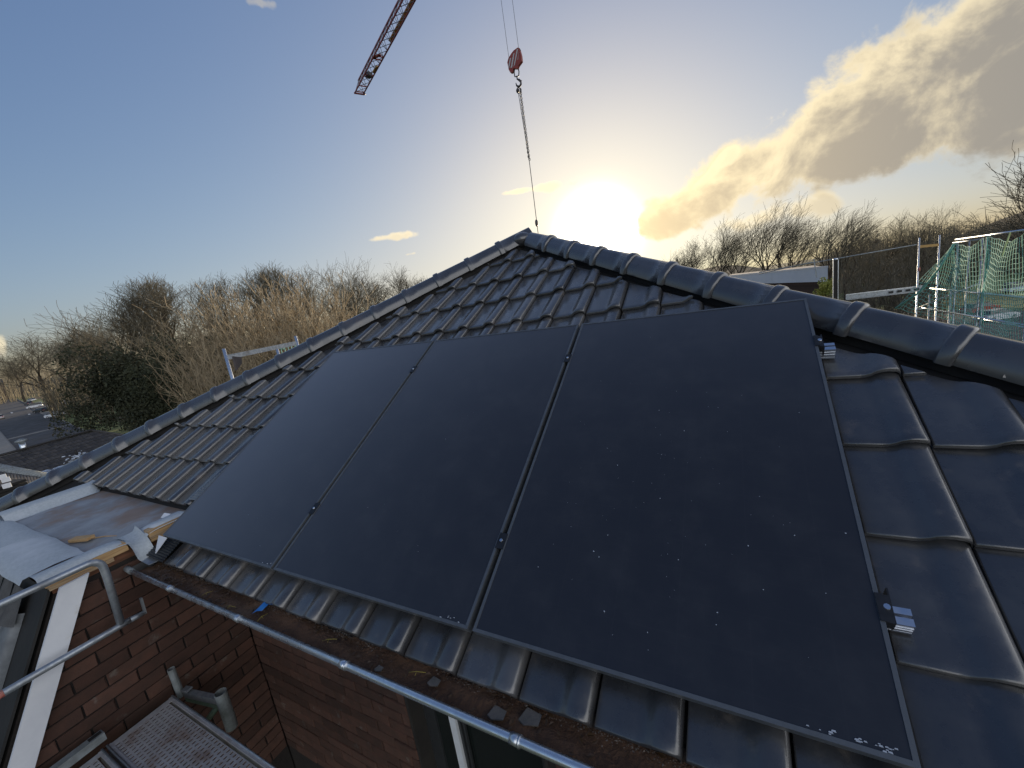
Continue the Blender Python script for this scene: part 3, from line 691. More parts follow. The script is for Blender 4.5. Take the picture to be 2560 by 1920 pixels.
# bent guard frame running along the wing
t = thing('guard_rail', (0, -.36, 5.61), 'bent galvanised scaffold guard rail in front of the brick side wall', 'guard rail')
arc = [(.0, -.338 + .055 * math.sin(a), 5.976 + .055 * math.cos(a)) for a in np.linspace(0, math.pi / 2, 6)]
part(MB().tube([(0, -1.4, 6.031), (0, -.36, 6.031)] + arc + [(0, -.283, 5.92), (0, -.30, 5.62)], .0185, 12), 'top_tube', M['galv'], t)
part(MB().tube([(0, -1.4, 5.625), (0, -.315, 5.612), (0, -.26, 5.612)], .0175, 12), 'lower_tube', M['galv'], t)
part(MB().tube([(0, -.27, 5.612), (0, -.19, 5.606)], [.0175, .012], 10).bar((0, -.192, 5.600), (0, -.187, 5.70), .022, .010, (0, 1, 0)), 'end_hook', M['galv'], t)
M['redpaint'] = mat('red_tape', (.55, .12, .09), (.5, .25, .2), 40, .6)
part(MB().tube([(0, -.80, 5.618), (0, -.742, 5.617)], .0182, 12), 'red_mark', M['redpaint'], t)

# ------------------------------------------------------------------ ground, street, field
M['earth'] = mat('leaf_litter', (.085, .065, .040), (.050, .045, .026), .25, .95, c3=(.075, .10, .03), scale3=.035, lo3=.42, hi3=.6, world=True, bump=.4, bscale=2, bdist=.1)
M['grass'] = mat('lawn', (.070, .105, .028), (.11, .13, .04), .6, .95, c3=(.20, .20, .05), scale3=.12, lo3=.5, hi3=.7, world=True, bump=.5, bscale=6, bdist=.05)
M['asphalt'] = mat('asphalt', (.060, .062, .066), (.045, .046, .050), .4, .7, .9, world=True, bump=.2, bscale=20)
M['paving'] = mat('concrete_paving', (.27, .26, .24), (.20, .195, .18), 1.2, .85, world=True, bump=.2, bscale=9)
M['paint'] = mat('road_paint', (.70, .70, .68), (.55, .55, .53), 2, .7, world=True)
M['kerb'] = mat('kerb_stone', (.24, .23, .21), (.17, .165, .15), 3, .85, world=True)
struct(MB().add([(-1500, -1500, GZ), (1500, -1500, GZ), (1500, 1500, GZ), (-1500, 1500, GZ)], [(0, 1, 2, 3)]), 'ground', M['earth'])
def lerp(a, b, t): return np.array(a) * (1 - t) + np.array(b) * t
# street running away to the left; near and far edge points on the ground
RA, RB = np.array([-60., 18.5]), np.array([-420., 75.])           # right-hand edge
LA, LB = np.array([-60., 10.5]), np.array([-420., 60.])           # left-hand edge
def quad(p, q, r, s, z, name, m): return struct(MB().add([(p[0], p[1], z), (q[0], q[1], z), (r[0], r[1], z), (s[0], s[1], z)], [(0, 1, 2, 3)]), name, m)
quad(LA, RA, RB, LB, GZ + .03, 'road', M['asphalt'])
def strip_along(a0, a1, off0, off1, z0, z1, name, m):            # raised band beside the left road edge
    d = (a1 - a0) / np.linalg.norm(a1 - a0); n = np.array([d[1], -d[0]]); n = n if n[1] < 0 else -n
    P = [a0 + n * off0, a0 + n * off1, a1 + n * off1, a1 + n * off0]
    return struct(MB().prism([(p[0], p[1], z0) for p in P], (0, 0, z1 - z0)), name, m)
strip_along(LA, LB, 0.0, .2, GZ, GZ + .15, 'kerb', M['kerb'])
strip_along(LA, LB, .2, 2.9, GZ, GZ + .14, 'pavement', M['paving'])
strip_along(LA, LB, 2.9, 12, GZ, GZ + .06, 'lawn', M['grass'])
strip_along(RA, RB, -.2, 0.0, GZ, GZ + .14, 'kerb', M['kerb'])
strip_along(RA, RB, -5.0, -.2, GZ, GZ + .05, 'verge', M['grass'])
dR = (RB - RA) / np.linalg.norm(RB - RA); nR = np.array([-dR[1], dR[0]]); nR = nR if nR[1] > 0 else -nR
lane = quad(lerp(RA, RB, .33) - nR * 1.0, lerp(RA, RB, .33) + nR * 14, lerp(RA, RB, .40) + nR * 14, lerp(RA, RB, .40) - nR * 1.0, GZ + .09, 'parking_bay', M['paving'])
quad(lerp(RA, RB, .42) - nR * 1.0, lerp(RA, RB, .42) + nR * 16, lerp(RA, RB, .52) + nR * 16, lerp(RA, RB, .52) - nR * 1.0, GZ + .09, 'side_street', M['asphalt'])
# light band of setts across the road, and short dashes
mid = lambda t, k: lerp(lerp(LA, LB, t), lerp(RA, RB, t), k)
for t0, t1, k0, k1, m_, nm in ((.185, .192, .0, 1.0, 'kerb', 'sett_band'), (.37, .385, .70, .74, 'paint', 'lane_mark'), (.31, .325, .90, .94, 'paint', 'lane_mark'), (.45, .47, .46, .50, 'paint', 'lane_mark')):
    quad(mid(t0, k0), mid(t0, k1), mid(t1, k1), mid(t1, k0), GZ + .045, nm, M[m_])
# meadow and car park on the right
f = [azd(9, 120), azd(34, 60), azd(36, 330), azd(12, 330)]
struct(MB().add([(p[0], p[1], GZ + .05) for p in f], [(0, 1, 2, 3)]), 'meadow', M['grass'])
f = [azd(11, 40), azd(30, 22), azd(30, 84), azd(12, 105)]
struct(MB().add([(p[0], p[1], GZ + .10) for p in f], [(0, 1, 2, 3)]), 'car_park', M['asphalt'])
# low wooded rise at the horizon on the right
rows = []
for i in range(41):
    az = -14 + i * 1.6; h = 9 + 5 * math.sin(i * .31) + 3 * math.sin(i * .83 + 1) + max(0, (az - 5)) * .22
    rows.append([azd(az, 230, GZ), azd(az, 330, GZ + h * .6), azd(az, 430, GZ + h), azd(az, 620, GZ)])
M['hill'] = mat('wooded_hill', (.060, .052, .036), (.040, .040, .026), .08, .95, world=True, bump=1.0, bscale=.35, bdist=2)
struct(MB().grid(rows), 'hill', M['hill'])
rows = []
for i in range(30):
    az = -96 + i * 2.2; h = 8 + 3 * math.sin(i * .7) + 2 * math.sin(i * 1.9)
    rows.append([azd(az, 420, GZ), azd(az, 480, GZ + h), azd(az, 700, GZ)])
struct(MB().grid(rows), 'far_rise', M['hill'])

# ------------------------------------------------------------------ trees
def tubes_mesh(name, segs, m):
    """segs: array n x 8 (p0, p1, r0, r1) -> three-sided twigs"""
    a = np.array(segs); p0, p1, r0, r1 = a[:, :3], a[:, 3:6], a[:, 6:7], a[:, 7:8]
    d = p1 - p0; d /= np.linalg.norm(d, axis=1, keepdims=True) + 1e-9
    ref = np.where(np.abs(d[:, 2:3]) < .9, np.array([[0, 0, 1.0]]), np.array([[1.0, 0, 0]]))
    u = np.cross(d, ref); u /= np.linalg.norm(u, axis=1, keepdims=True) + 1e-9; w = np.cross(d, u)
    vs = []
    for (p, r) in ((p0, r0), (p1, r1)):
        for k in range(3):
            an = k * 2.0944; vs.append(p + r * (math.cos(an) * u + math.sin(an) * w))
    n = len(a); V = np.stack(vs, 1).reshape(-1, 3)
    base = np.arange(n)[:, None, None] * 6
    q = np.array([[0, 1, 4, 3], [1, 2, 5, 4], [2, 0, 3, 5]])[None]
    Fc = (base + q).reshape(-1, 4)
    me = bpy.data.meshes.new(name); me.vertices.add(len(V)); me.vertices.foreach_set('co', V.ravel())
    me.loops.add(Fc.size); me.loops.foreach_set('vertex_index', Fc.ravel()); me.polygons.add(len(Fc))
    me.polygons.foreach_set('loop_start', np.arange(len(Fc)) * 4); me.polygons.foreach_set('loop_total', np.full(len(Fc), 4))
    me.update(calc_edges=True); me.materials.append(m); return me
def leaf_mesh(name, pts, size, m, seed=1):
    r = np.random.RandomState(seed); P = np.array(pts); n = len(P)
    a = r.normal(size=(n, 3)); a /= np.linalg.norm(a, axis=1, keepdims=True); b = r.normal(size=(n, 3)); b = np.cross(a, b); b /= np.linalg.norm(b, axis=1, keepdims=True)
    s = size * r.uniform(.6, 1.3, (n, 1)); V = np.stack([P - a * s, P + b * s * .5, P + a * s, P - b * s * .5], 1).reshape(-1, 3)
    Fc = np.arange(4 * n).reshape(-1, 4)
    me = bpy.data.meshes.new(name); me.vertices.add(4 * n); me.vertices.foreach_set('co', V.ravel()); me.loops.add(4 * n); me.loops.foreach_set('vertex_index', Fc.ravel())
    me.polygons.add(n); me.polygons.foreach_set('loop_start', np.arange(n) * 4); me.polygons.foreach_set('loop_total', np.full(n, 4)); me.update(calc_edges=True); me.materials.append(m); return me

def rot_about(d, ang, az, r):
    d = d / np.linalg.norm(d); t = np.array([0, 0, 1.0]) if abs(d[2]) < .9 else np.array([1.0, 0, 0])
    u = np.cross(d, t); u /= np.linalg.norm(u); w = np.cross(d, u)
    return d * math.cos(ang) + (u * math.cos(az) + w * math.sin(az)) * math.sin(ang)
def grow_tree(seed, kind):
    """returns (trunk segments, crown segments) for a tree of unit height 1 m x 20"""
    r = random.Random(seed); trunk, crown = [], []
    H = 20.0
    if kind == 'oak':   cfg = dict(L=[8.5, 8.0, 5.2, 3.4, 2.0], n=[6, 7, 6, 5, 4], ch=[2.0, 1.25, 1.1, .95], ang=[(.5, .95), (.45, .9), (.45, .9), (.4, .9), (.4, 1.0)], up=.10, wob=.16, start=3, r0=.44)
    elif kind == 'slim': cfg = dict(L=[16, 5.6, 3.4, 2.0, 1.2], n=[12, 6, 5, 4, 3], ch=[1.6, 1.2, 1.0, .8], ang=[(.45, .85), (.4, .8), (.4, .8), (.4, .9), (.4, .9)], up=.20, wob=.10, start=4, r0=.26)
    elif kind == 'wind': cfg = dict(L=[7.5, 8.0, 5.4, 3.5, 2.1], n=[6, 7, 6, 5, 3], ch=[1.8, 1.15, .95, .75], ang=[(.4, .85), (.4, .8), (.35, .8), (.3, .8), (.3, .8)], up=.16, wob=.15, start=3, r0=.40)
    if kind == 'big': cfg = dict(L=[7.5, 8.0, 5.4, 3.5, 2.2], n=[6, 7, 7, 6, 5], ch=[2.3, 1.5, 1.3, 1.1], ang=[(.4, .9), (.4, .85), (.4, .85), (.35, .85), (.3, .8)], up=.12, wob=.15, start=3, r0=.42)
    mx = 4
    def grow(p, d, L, rad, lev):
        n = cfg['n'][lev]; st = L / n
        for i in range(n):
            d = d + np.array([r.gauss(0, 1), r.gauss(0, 1), r.gauss(0, 1)]) * cfg['wob'] * (.5 if lev == 0 else 1) + np.array([0, 0, cfg['up'] * (1 if lev < 4 else .5)])
            if kind == 'wind' and lev > 1: d = d + np.array([.10, -.02, -.02])
            d /= np.linalg.norm(d); q = p + d * st * r.uniform(.85, 1.15)
            r2 = max(rad * (1 - .60 / n), .013)
            (trunk if lev <= 1 else crown).append((*p, *q, rad, r2))
            p, rad = q, r2
            if lev < mx and i >= (cfg['start'] if lev == 0 else (1 if lev < 3 else 0)):
                c = cfg['ch'][lev]; k = int(c) + (r.random() < c - int(c))
                for _ in range(k):
                    a0, a1 = cfg['ang'][lev]
                    fac = 1 - .45 * (i / n)
                    if kind == 'slim' and lev == 0: fac = 1.15 - .75 * (i / n)
                    grow(p, rot_about(d, r.uniform(a0, a1), r.uniform(0, 6.28), r), cfg['L'][lev + 1] * fac * r.uniform(.75, 1.2), max(rad * r.uniform(.45, .66), .014), lev + 1)
    grow(np.array([0, 0, 0.0]), np.array([r.gauss(0, .04), r.gauss(0, .04), 1.0]), cfg['L'][0], cfg['r0'], 0)
    return trunk, crown
def grow_wands(seed, n=32, H=9.0, spread=3.2):
    r = random.Random(seed); trunk, crown = [], []
    for k in range(n):
        a = r.uniform(0, 6.28); rr = spread * .35 * math.sqrt(r.random()); p = np.array([rr * math.cos(a), rr * math.sin(a), 0]) * .5; lean = r.uniform(.02, .24)
        d = np.array([math.cos(a) * lean, math.sin(a) * lean, 1.0]); L = H * r.uniform(.6, 1.05); m_ = 9; rad = r.uniform(.03, .065)
        for i in range(m_):
            d = d + np.array([r.gauss(0, .07), r.gauss(0, .07), .06]); d /= np.linalg.norm(d); q = p + d * L / m_; r2 = rad * .86
            (trunk if i < 2 else crown).append((*p, *q, rad, r2)); p, rad = q, r2
            if i > 1:
                for _ in range(r.choice((1, 2, 2))):
                    e = rot_about(d, r.uniform(.35, .9), r.uniform(0, 6.28), r); x = p; l2 = r.uniform(.5, 1.5)
                    for j in range(3):
                        e = e + np.array([r.gauss(0, .2), r.gauss(0, .2), .14]); e /= np.linalg.norm(e); y = x + e * l2 / 3
                        crown.append((*x, *y, .016, .011)); x = y
                        if j < 2:
                            g = rot_about(e, r.uniform(.4, 1), r.uniform(0, 6.28), r); crown.append((*x, *(x + g * r.uniform(.2, .55)), .011, .008))
    return trunk, crown
def bush_points(seed, n, R, H):
    r = np.random.RandomState(seed); out = []
    lobes = [(r.normal(0, R * .42), r.normal(0, R * .42), H * r.uniform(.25, .8), R * r.uniform(.28, .5), H * r.uniform(.16, .3)) for _ in range(16)]
    for (x, y, z, a, b) in lobes:
        k = n // 16; v = r.normal(size=(k, 3)); v /= np.linalg.norm(v, axis=1, keepdims=True); v *= (r.uniform(.35, 1.05, (k, 1)) ** .5)
        out.append(v * [a, a, b] + [x, y, z])
    P = np.concatenate(out); P = P[P[:, 2] > 0]; return P
M['bark'] = mat('bark', (.085, .065, .045), (.050, .040, .028), 3, .9, rand=.2)
M['twig'] = mat('twigs', (.135, .118, .080), (.095, .083, .056), 1.5, .85, rand=.22)
M['tanwood'] = mat('sunny_twigs', (.36, .285, .18), (.26, .205, .125), 1.2, .85, rand=.25)
M['evergreen'] = mat('evergreen', (.030, .038, .016), (.050, .054, .024), .8, .8, rand=.25)
M['ivy'] = mat('ivy', (.022, .034, .012), (.040, .055, .02), 2, .6, rand=.2)
PROTO = {}
def proto(key, gen, mt, mc):
    a, b = gen; PROTO[key] = (tubes_mesh(key + '_trunk', a, mt), tubes_mesh(key + '_crown', b, mc))
for i in range(3): proto('oak%d' % i, grow_tree(11 + i, 'oak'), M['bark'], M['twig'])
for i in range(2): proto('slim%d' % i, grow_tree(31 + i, 'slim'), M['bark'], M['twig'])
for i in range(3): proto('wind%d' % i, grow_tree(51 + i, 'wind'), M['bark'], M['twig'])
proto('big0', grow_tree(64, 'big'), M['bark'], M['twig'])
for i in range(3): proto('wand%d' % i, grow_wands(71 + i), M['tanwood'], M['tanwood'])
for i in range(2): proto('dwand%d' % i, grow_wands(81 + i, 24, 9, 4.4), M['bark'], M['twig'])
PH = {}
for k, (a, b) in PROTO.items():
    z = np.empty(len(b.vertices) * 3); b.vertices.foreach_get('co', z); z = z.reshape(-1, 3); PH[k] = float(np.percentile(z[:, 2], 99.7))
EV = [leaf_mesh('evergreen_crown', bush_points(i, 15000, 4.2, 9), .13, M['evergreen'], i) for i in range(2)]
IV = leaf_mesh('ivy_leaves', [(np.random.RandomState(3).normal(0, .55, 2600)[i], np.random.RandomState(4).normal(0, .55, 2600)[i], np.random.RandomState(5).uniform(2, 11, 2600)[i]) for i in range(2600)], .13, M['ivy'])
BR = tubes_mesh('inner_branches', [(0, 0, 0, x * 2.2, y * 2.2, 6, .10, .03) for x, y in ((.3, .1), (-.3, .4), (.1, -.4), (-.5, -.2), (.6, .5))], M['bark'])

def tree(name, x, ytop, d, key, label, group, wide=1.0, ivy=False, rz=None, cat='tree'):
    p = at(x, ytop, d); base = np.array([p[0], p[1], GZ]); H = p[2] - GZ
    t = thing(name, base, label, cat, group)
    r = random.Random(int(x * 7 + d)); rz = r.uniform(0, 6.28) if rz is None else rz
    if key.startswith('ever'):
        k = H / 9.6; o = obj('crown', EV[int(key[-1])], t); o.scale = (k * wide, k * wide, k); b = obj('trunk', BR, t); b.scale = (k, k, k); o.rotation_euler.z = rz; return t
    a, b = PROTO[key]; k = H / PH[key]
    for nm, me in (('trunk', a), ('crown', b)):
        o = obj(nm, me, t); o.scale = (k * wide, k * wide, k); o.rotation_euler.z = rz
    if ivy: o = obj('ivy', IV, t); o.scale = (k, k, k * 1.1)
    return t
GL, GR_ = 'bare trees in the belt on the left', 'bare trees on the right skyline'
left = [(18, 775, 300, 'oak0', 'distant bare tree behind the block at the end of the street', 1.2),
        (62, 722, 190, 'oak1', 'bare tree spreading over the parked cars, leftmost of the belt', 1.5),
        (112, 714, 170, 'oak2', 'bare tree just right of the white car by the kerb', 1.4),
        (160, 702, 165, 'oak0', 'low bare tree left of the tall group above the dark bushes', 1.2),
        (205, 700, 160, 'oak1', 'low bare tree partly behind the dark evergreen bushes', 1.2),
        (232, 630, 118, 'oak2', 'tall bare tree whose branches reach out left against the sky', 1.5),
        (262, 606, 112, 'slim0', 'tall thin bare tree, second of the tall group', 1.5),
        (318, 596, 108, 'slim1', 'tall bare tree with a full crown above the dark bushes', 1.2),
        (356, 598, 104, 'slim1', 'tall bare tree with forked dark trunk', 1.6),
        (410, 600, 98, 'slim0', 'bare tree with ivy on its trunk left of the tan thicket', 1.1),
        (452, 596, 92, 'slim1', 'bare tree rising out of the left end of the tan thicket', 1.1),
        (505, 586, 88, 'slim0', 'bare tree rising through the middle of the tan thicket', 1.6),
        (560, 572, 86, 'slim1', 'slender bare tree with fine top behind the tan thicket', 1.5),
        (612, 574, 88, 'slim0', 'fine twigged tree behind the tan thicket, above the scaffold post', 1.4),
        (655, 578, 90, 'slim1', 'fine twigged tree left of the ivy-clad birch', 1.4),
        (700, 568, 84, 'oak0', 'rounded bare birch with an ivy-clad trunk near the roof', 1.0),
        (748, 598, 92, 'slim0', 'bare tree between the two ivy-clad trees near the hip', 1.7),
        (790, 612, 96, 'slim1', 'dark slim bare tree in front of the paler ones near the hip', 1.6),
        (836, 578, 92, 'oak1', 'loose bare tree standing highest left of the roof apex', .9),
        (888, 592, 96, 'slim0', 'small bare tree just above the hip tiles', 1.6),
        (935, 598, 100, 'slim1', 'bare tree at the right end of the belt, half hidden by the hip', 1.6),
        (980, 612, 102, 'oak2', 'last bare tree of the belt mostly hidden behind the roof', 1.0)]
for x, y, d, k, lb, w in left: tree('bare_tree', x, y, d, k, lb, GL, w, ivy=x in (410, 700, 790, 356))
tan = [(392, 700, 62, 'dull tan shrub beside the dark bushes'), (425, 668, 58, 'tan leafless shrub at the left end of the thicket'), (462, 640, 56, 'tan leafless shrub, second of the thicket from the left'), (498, 622, 54, 'tall tan leafless shrub left of the scaffold post'), (535, 612, 52, 'tall tan leafless shrub directly behind the scaffold post'), (572, 606, 52, 'pale tan shrub rising just right of the scaffold post'), (610, 602, 50, 'tallest tan shrub above the scaffold guard rail'), (648, 606, 50, 'tan shrub behind the far end of the scaffold rail'), (688, 612, 50, 'tan shrub left of the ivy-clad birch trunk'), (726, 632, 52, 'tan shrub at the foot of the birch'), (764, 655, 54, 'tan shrub low against the hip tiles'), (440, 735, 46, 'near tan shrub hanging over the hip at the left'), (500, 720, 44, 'near tan shrub seen below the scaffold rail'), (570, 700, 43, 'near tan shrub between the two scaffold posts'), (640, 690, 43, 'near tan shrub close behind the hip tiles'), (700, 680, 44, 'near tan shrub touching the hip outline')]
for i, (x, y, d, lb) in enumerate(tan): tree('leafless_shrub', x, y, d, 'wand%d' % (i % 3), lb, 'tan leafless shrubs', 1.25, cat='shrub')
ever = [(232, 742, 88, 'dark evergreen bush, leftmost of the four', .95), (285, 716, 84, 'dark evergreen bush, tallest of the four', 1.0), (335, 738, 80, 'dark evergreen bush right of the tallest one', .95), (372, 760, 76, 'dark evergreen bush beside the tan thicket', .9)]
for i, (x, y, d, lb, w) in enumerate(ever): tree('evergreen_bush', x, y, d, 'ever%d' % (i % 2), lb, 'dark evergreen bushes', w, cat='bush')
for i, (x, y, d, lb) in enumerate(((255, 700, 92, 'dull brown thicket behind the leftmost evergreen bush'), (310, 690, 90, 'dull brown thicket behind the tallest evergreen bush'), (360, 695, 86, 'dull brown thicket behind the right evergreen bushes'), (190, 790, 120, 'dull brown thicket beside the tree trunks by the street'), (140, 820, 175, 'low brown hedge behind the parked cars'))):
    tree('brown_thicket', x, y, d, 'dwand%d' % (i % 2), lb, 'dull brown thickets', 1.5, cat='thicket')
right = [(1462, 536, 150, 'wind0', 'small bare tree nearest the sun, just right of the hip', 1.2), (1505, 516, 140, 'oak1', 'rounded small bare tree left of the tall windswept group', 1.0), (1560, 492, 120, 'wind1', 'windswept tree at the left of the tall group', 1.1), (1600, 466, 116, 'wind2', 'windswept tree second of the tall group', 1.0), (1645, 442, 112, 'wind0', 'tallest windswept tree of the group above the hip', 1.0), (1690, 468, 112, 'wind1', 'windswept tree right of the tallest one', 1.0), (1722, 482, 110, 'wind2', 'smaller windswept tree at the right of the group', .9), (1785, 455, 104, 'wind0', 'broad windswept tree above the white flat-roofed building', 1.0), (1828, 458, 102, 'wind1', 'broad windswept tree right above the grey post', 1.1), (1905, 470, 120, 'oak2', 'small bare tree with a bird nest', .8), (1992, 454, 110, 'oak0', 'bare tree above the scaffold end frame', .9), (2400, 250, 52, 'big0', 'big bare tree reaching in from the right edge', 1.05)]
for x, y, d, k, lb, w in right: tree('bare_tree', x, y, d, k, lb, GR_, w, rz=random.Random(x).uniform(-.5, .5))
rsh = [(1440, 585, 160), (1540, 596, 130), (1590, 600, 125), (1650, 604, 118), (1710, 598, 112), (1762, 585, 104), (1860, 520, 100), (1885, 508, 118), (1930, 505, 112), (1962, 500, 104), (2010, 498, 98), (2045, 482, 150), (2080, 474, 250), (2115, 470, 255), (2150, 466, 250), (2185, 462, 260), (2220, 458, 255), (1850, 575, 72), (1890, 560, 68), (1930, 570, 66), (1965, 575, 64), (2010, 575, 70)]
rlab = ['brown thicket at the foot of the smallest tree by the sun', 'brown thicket under the left windswept tree', 'brown thicket under the tall windswept group', 'brown thicket just above the hip tiles under the group', 'brown thicket left of the white building roof', 'brown thicket behind the white flat-roofed building', 'brown thicket right of the grey post', 'brown thicket under the nest tree', 'brown thicket right of the nest tree', 'brown thicket left of the scaffold end frame', 'brown thicket behind the scaffold end frame', 'tall brown thicket right of the end frame', 'tall brown thicket left of the netted scaffold corner', 'tall brown thicket behind the corner of the net', 'brown thicket behind the net posts', 'brown thicket behind the top rail of the net', 'brown thicket at the right edge above the net', 'near brown thicket right of the grey post, below the rail', 'near brown thicket below the middle of the thin rail', 'near brown thicket in front of the far parked cars', 'near brown thicket above the scaffold beam', 'near brown thicket seen through the end frame']
for i, ((x, y, d), lb) in enumerate(zip(rsh, rlab)): tree('brown_thicket', x, y, d, 'dwand%d' % (i % 2), lb, 'brown thickets on the right', 1.5, cat='thicket')
nest = at(1895, 522, 119.0)
solo(MB().sphere(nest, (.55, .55, .42), 9, 6), 'bird_nest', M['bark'], nest - (0, 0, .4), 'dark round bird nest in a small bare tree', 'nest')
cz = at(1462, 548, 150); M['conifer'] = mat('conifer', (.02, .03, .015), (.03, .04, .02), 1, .9)
t = thing('small_conifer', (cz[0], cz[1], GZ), 'tiny dark conifer on the skyline next to the hip', 'tree')
part(MB().tube([(cz[0], cz[1], GZ), (cz[0], cz[1], cz[2] - 1)], [.2, .08], 6), 'trunk', M['bark'], t)
rr = random.Random(2); mb = MB()
for i in range(420):
    h = rr.random(); a = rr.uniform(0, 6.28); R0 = (1 - h) * 2.2 * rr.uniform(.4, 1); z = cz[2] - (1 - h) * 9; mb.add([(cz[0] + math.cos(a) * R0 * .2, cz[1] + math.sin(a) * R0 * .2, z + .3), (cz[0] + math.cos(a + .12) * R0, cz[1] + math.sin(a + .12) * R0, z - .2), (cz[0] + math.cos(a - .12) * R0, cz[1] + math.sin(a - .12) * R0, z - .25)], [(0, 1, 2)])
part(mb, 'crown', M['conifer'], t)
# far wood: one mass of twigs at the horizon
rr = np.random.RandomState(9); segs = []
for i in range(5200):
    az = rr.uniform(-92, -78) if i < 700 else (rr.uniform(-78, -32) if i < 2600 else rr.uniform(-10, 30)); d = rr.uniform(150, 215) if az > -78 else rr.uniform(330, 400)
    p = azd(az, d); h = rr.uniform(6, 15) if not (-10 < az < 9) else rr.uniform(4, 9); q = p + np.array([rr.normal(0, .8), rr.normal(0, .8), h]); segs.append((*p, *q, .16, .03))
    for k in range(7):
        f_ = rr.uniform(.35, .95); a = p + (q - p) * f_; b = a + np.array([rr.normal(0, 1.3), rr.normal(0, 1.3), rr.uniform(.6, 2.4)]); segs.append((*a, *b, .05, .02))
o = obj('distant_wood', tubes_mesh('distant_wood', segs, M['twig'])); o['kind'] = 'stuff'; o['label'] = 'far leafless wood along the horizon'; o['category'] = 'wood'

# ------------------------------------------------------------------ crane, hook block, sling
M['cranered'] = mat('crane_red', (.30, .05, .035), (.22, .04, .03), 3, .5, rand=.1)
M['cranesteel'] = mat('crane_brace', (.13, .13, .15), (.09, .09, .11), 3, .5, metal=.3)
M['craneyel'] = mat('crane_yellow', (.42, .25, .07), (.3, .18, .05), 3, .6)
M['rope'] = mat('wire_rope', (.06, .06, .065), (.09, .09, .09), 20, .5, metal=.5)
M['hook'] = mat('dark_hook_steel', (.045, .042, .045), (.07, .06, .06), 8, .5, metal=.4)
M['whitepaint'] = mat('white_stripe', (.50, .49, .49), (.42, .41, .41), 9, .5)
JZ = CAM[2] + 30.0
J0 = np.array([at(768, 203, 1)[0], 0, 0])
def onz(x, y, z): return hz(x, y, z)
je = (onz(763, 200, JZ) + onz(788, 204, JZ)) / 2; jm = (onz(858, 0, JZ) + onz(908, 0, JZ)) / 2
jd = jm - je; jd[2] = 0; jd /= np.linalg.norm(jd); js = np.array([-jd[1], jd[0], 0])
jib = thing('crane_jib', je, 'red lattice jib of the tower crane seen from below', 'crane')
def jp(s, w, h=0.0): return je + jd * s + js * w + np.array([0, 0, h])
LJ = 50.0; HW = .56
for w in (-HW, HW): part(MB().bar(jp(0, w), jp(LJ, w), .12, .12), 'bottom_chord', M['cranered'], jib)
part(MB().bar(jp(.6, 0, 1.25), jp(LJ, 0, 1.25), .13, .13), 'top_chord', M['cranered'], jib)
nb_ = 36
for i in range(nb_):
    s0 = .3 + i * 1.38; s1 = s0 + 1.38; b = MB()
    b.bar(jp(s0, -HW), jp(s1, HW), .045, .045).bar(jp(s0, HW), jp(s1, -HW), .04, .04)
    for w in (-HW, HW): b.bar(jp(s0, w), jp((s0 + s1) / 2, 0, 1.25), .05, .05).bar(jp((s0 + s1) / 2, 0, 1.25), jp(s1, w), .05, .05)
    part(b, 'lattice_bay', M['cranesteel'], jib)
for s in (.05, .45, 1.9, 4.2, 4.55, 8.0, 8.6): part(MB().bar(jp(s, -HW), jp(s, HW), .10, .10), 'cross_member', M['cranered'], jib)
part(MB().bar(jp(.0, -HW - .1, -.02), jp(.0, HW + .1, -.02), .16, .16), 'end_beam', M['cranered'], jib)
part(MB().bar(jp(10.5, HW + .28, .75), jp(LJ, HW + .28, .55), .30, .10), 'catwalk', M['craneyel'], jib)
part(MB().box(jp(4.4, .05) - (.3, .3, .15), jp(4.4, .05) + (.3, .3, .35)), 'trolley_winch', M['hook'], jib)
part(MB().bar(jp(5.2, .35, .05), jp(6.6, .42, .05), .22, .16), 'cable_box', M['craneyel'], jib)
part(MB().bar(jp(7.9, -.5, .06), jp(8.9, .1, .06), .35, .10), 'stop_plate', M['cranered'], jib)
part(MB().sphere(jp(-.1, HW + .25, .1), .13, 7, 5), 'lamp', M['hook'], jib)
hk = azd(-23.13, 36.2, 0); hk2 = np.array([hk[0], hk[1], 0])
vd = np.array([math.sin(R_(-23.13)), math.cos(R_(-23.13)), 0.0])      # away from the camera
rt_ = np.array([vd[1], -vd[0], 0.0])
turn = R_(24); pn = vd * math.cos(turn) + rt_ * math.sin(turn)         # the block hangs slightly turned
def hb(x, y):                                                        # mark on the block's middle plane
    X, Y = (1240 + x / (1048 / 120)) / S_, (90 + y / (1048 / 120)) / S_
    return hitp(X, Y, pn, pn @ hk2)
zc = hb(400, 600)
blk = thing('hook_block', hb(450, 890), 'red and white striped hook block hanging from two ropes', 'hook block')
outl = [(285, 500), (345, 400), (400, 330), (490, 265), (520, 285), (560, 430), (572, 560), (500, 660), (478, 720), (395, 720), (375, 800), (330, 815), (290, 745), (262, 590)]
part(MB().prism([hb(*q) - pn * .13 for q in outl][::-1], pn * .26), 'cheek_plate', M['cranered'], blk)
for q in (((322, 500), (350, 490), (300, 735), (285, 690)), ((395, 405), (422, 385), (372, 700), (335, 720)), ((470, 310), (500, 300), (430, 640), (400, 690)), ((515, 400), (520, 330), (500, 520), (485, 545))):
    part(MB().prism([hb(*k) - pn * .142 for k in (q[0], q[1], q[2], q[3])], -pn * .006), 'white_stripe', M['whitepaint'], blk)
for q in ((285, 500), (505, 275)):
    part(MB().prism([hb(q[0] - 14, q[1] + 14) - pn * .06, hb(q[0] + 6, q[1] - 12) - pn * .06, hb(q[0] + 30, q[1] + 30) - pn * .06, hb(q[0] + 5, q[1] + 90) - pn * .06], pn * .12), 'sheave', M['hook'], blk)
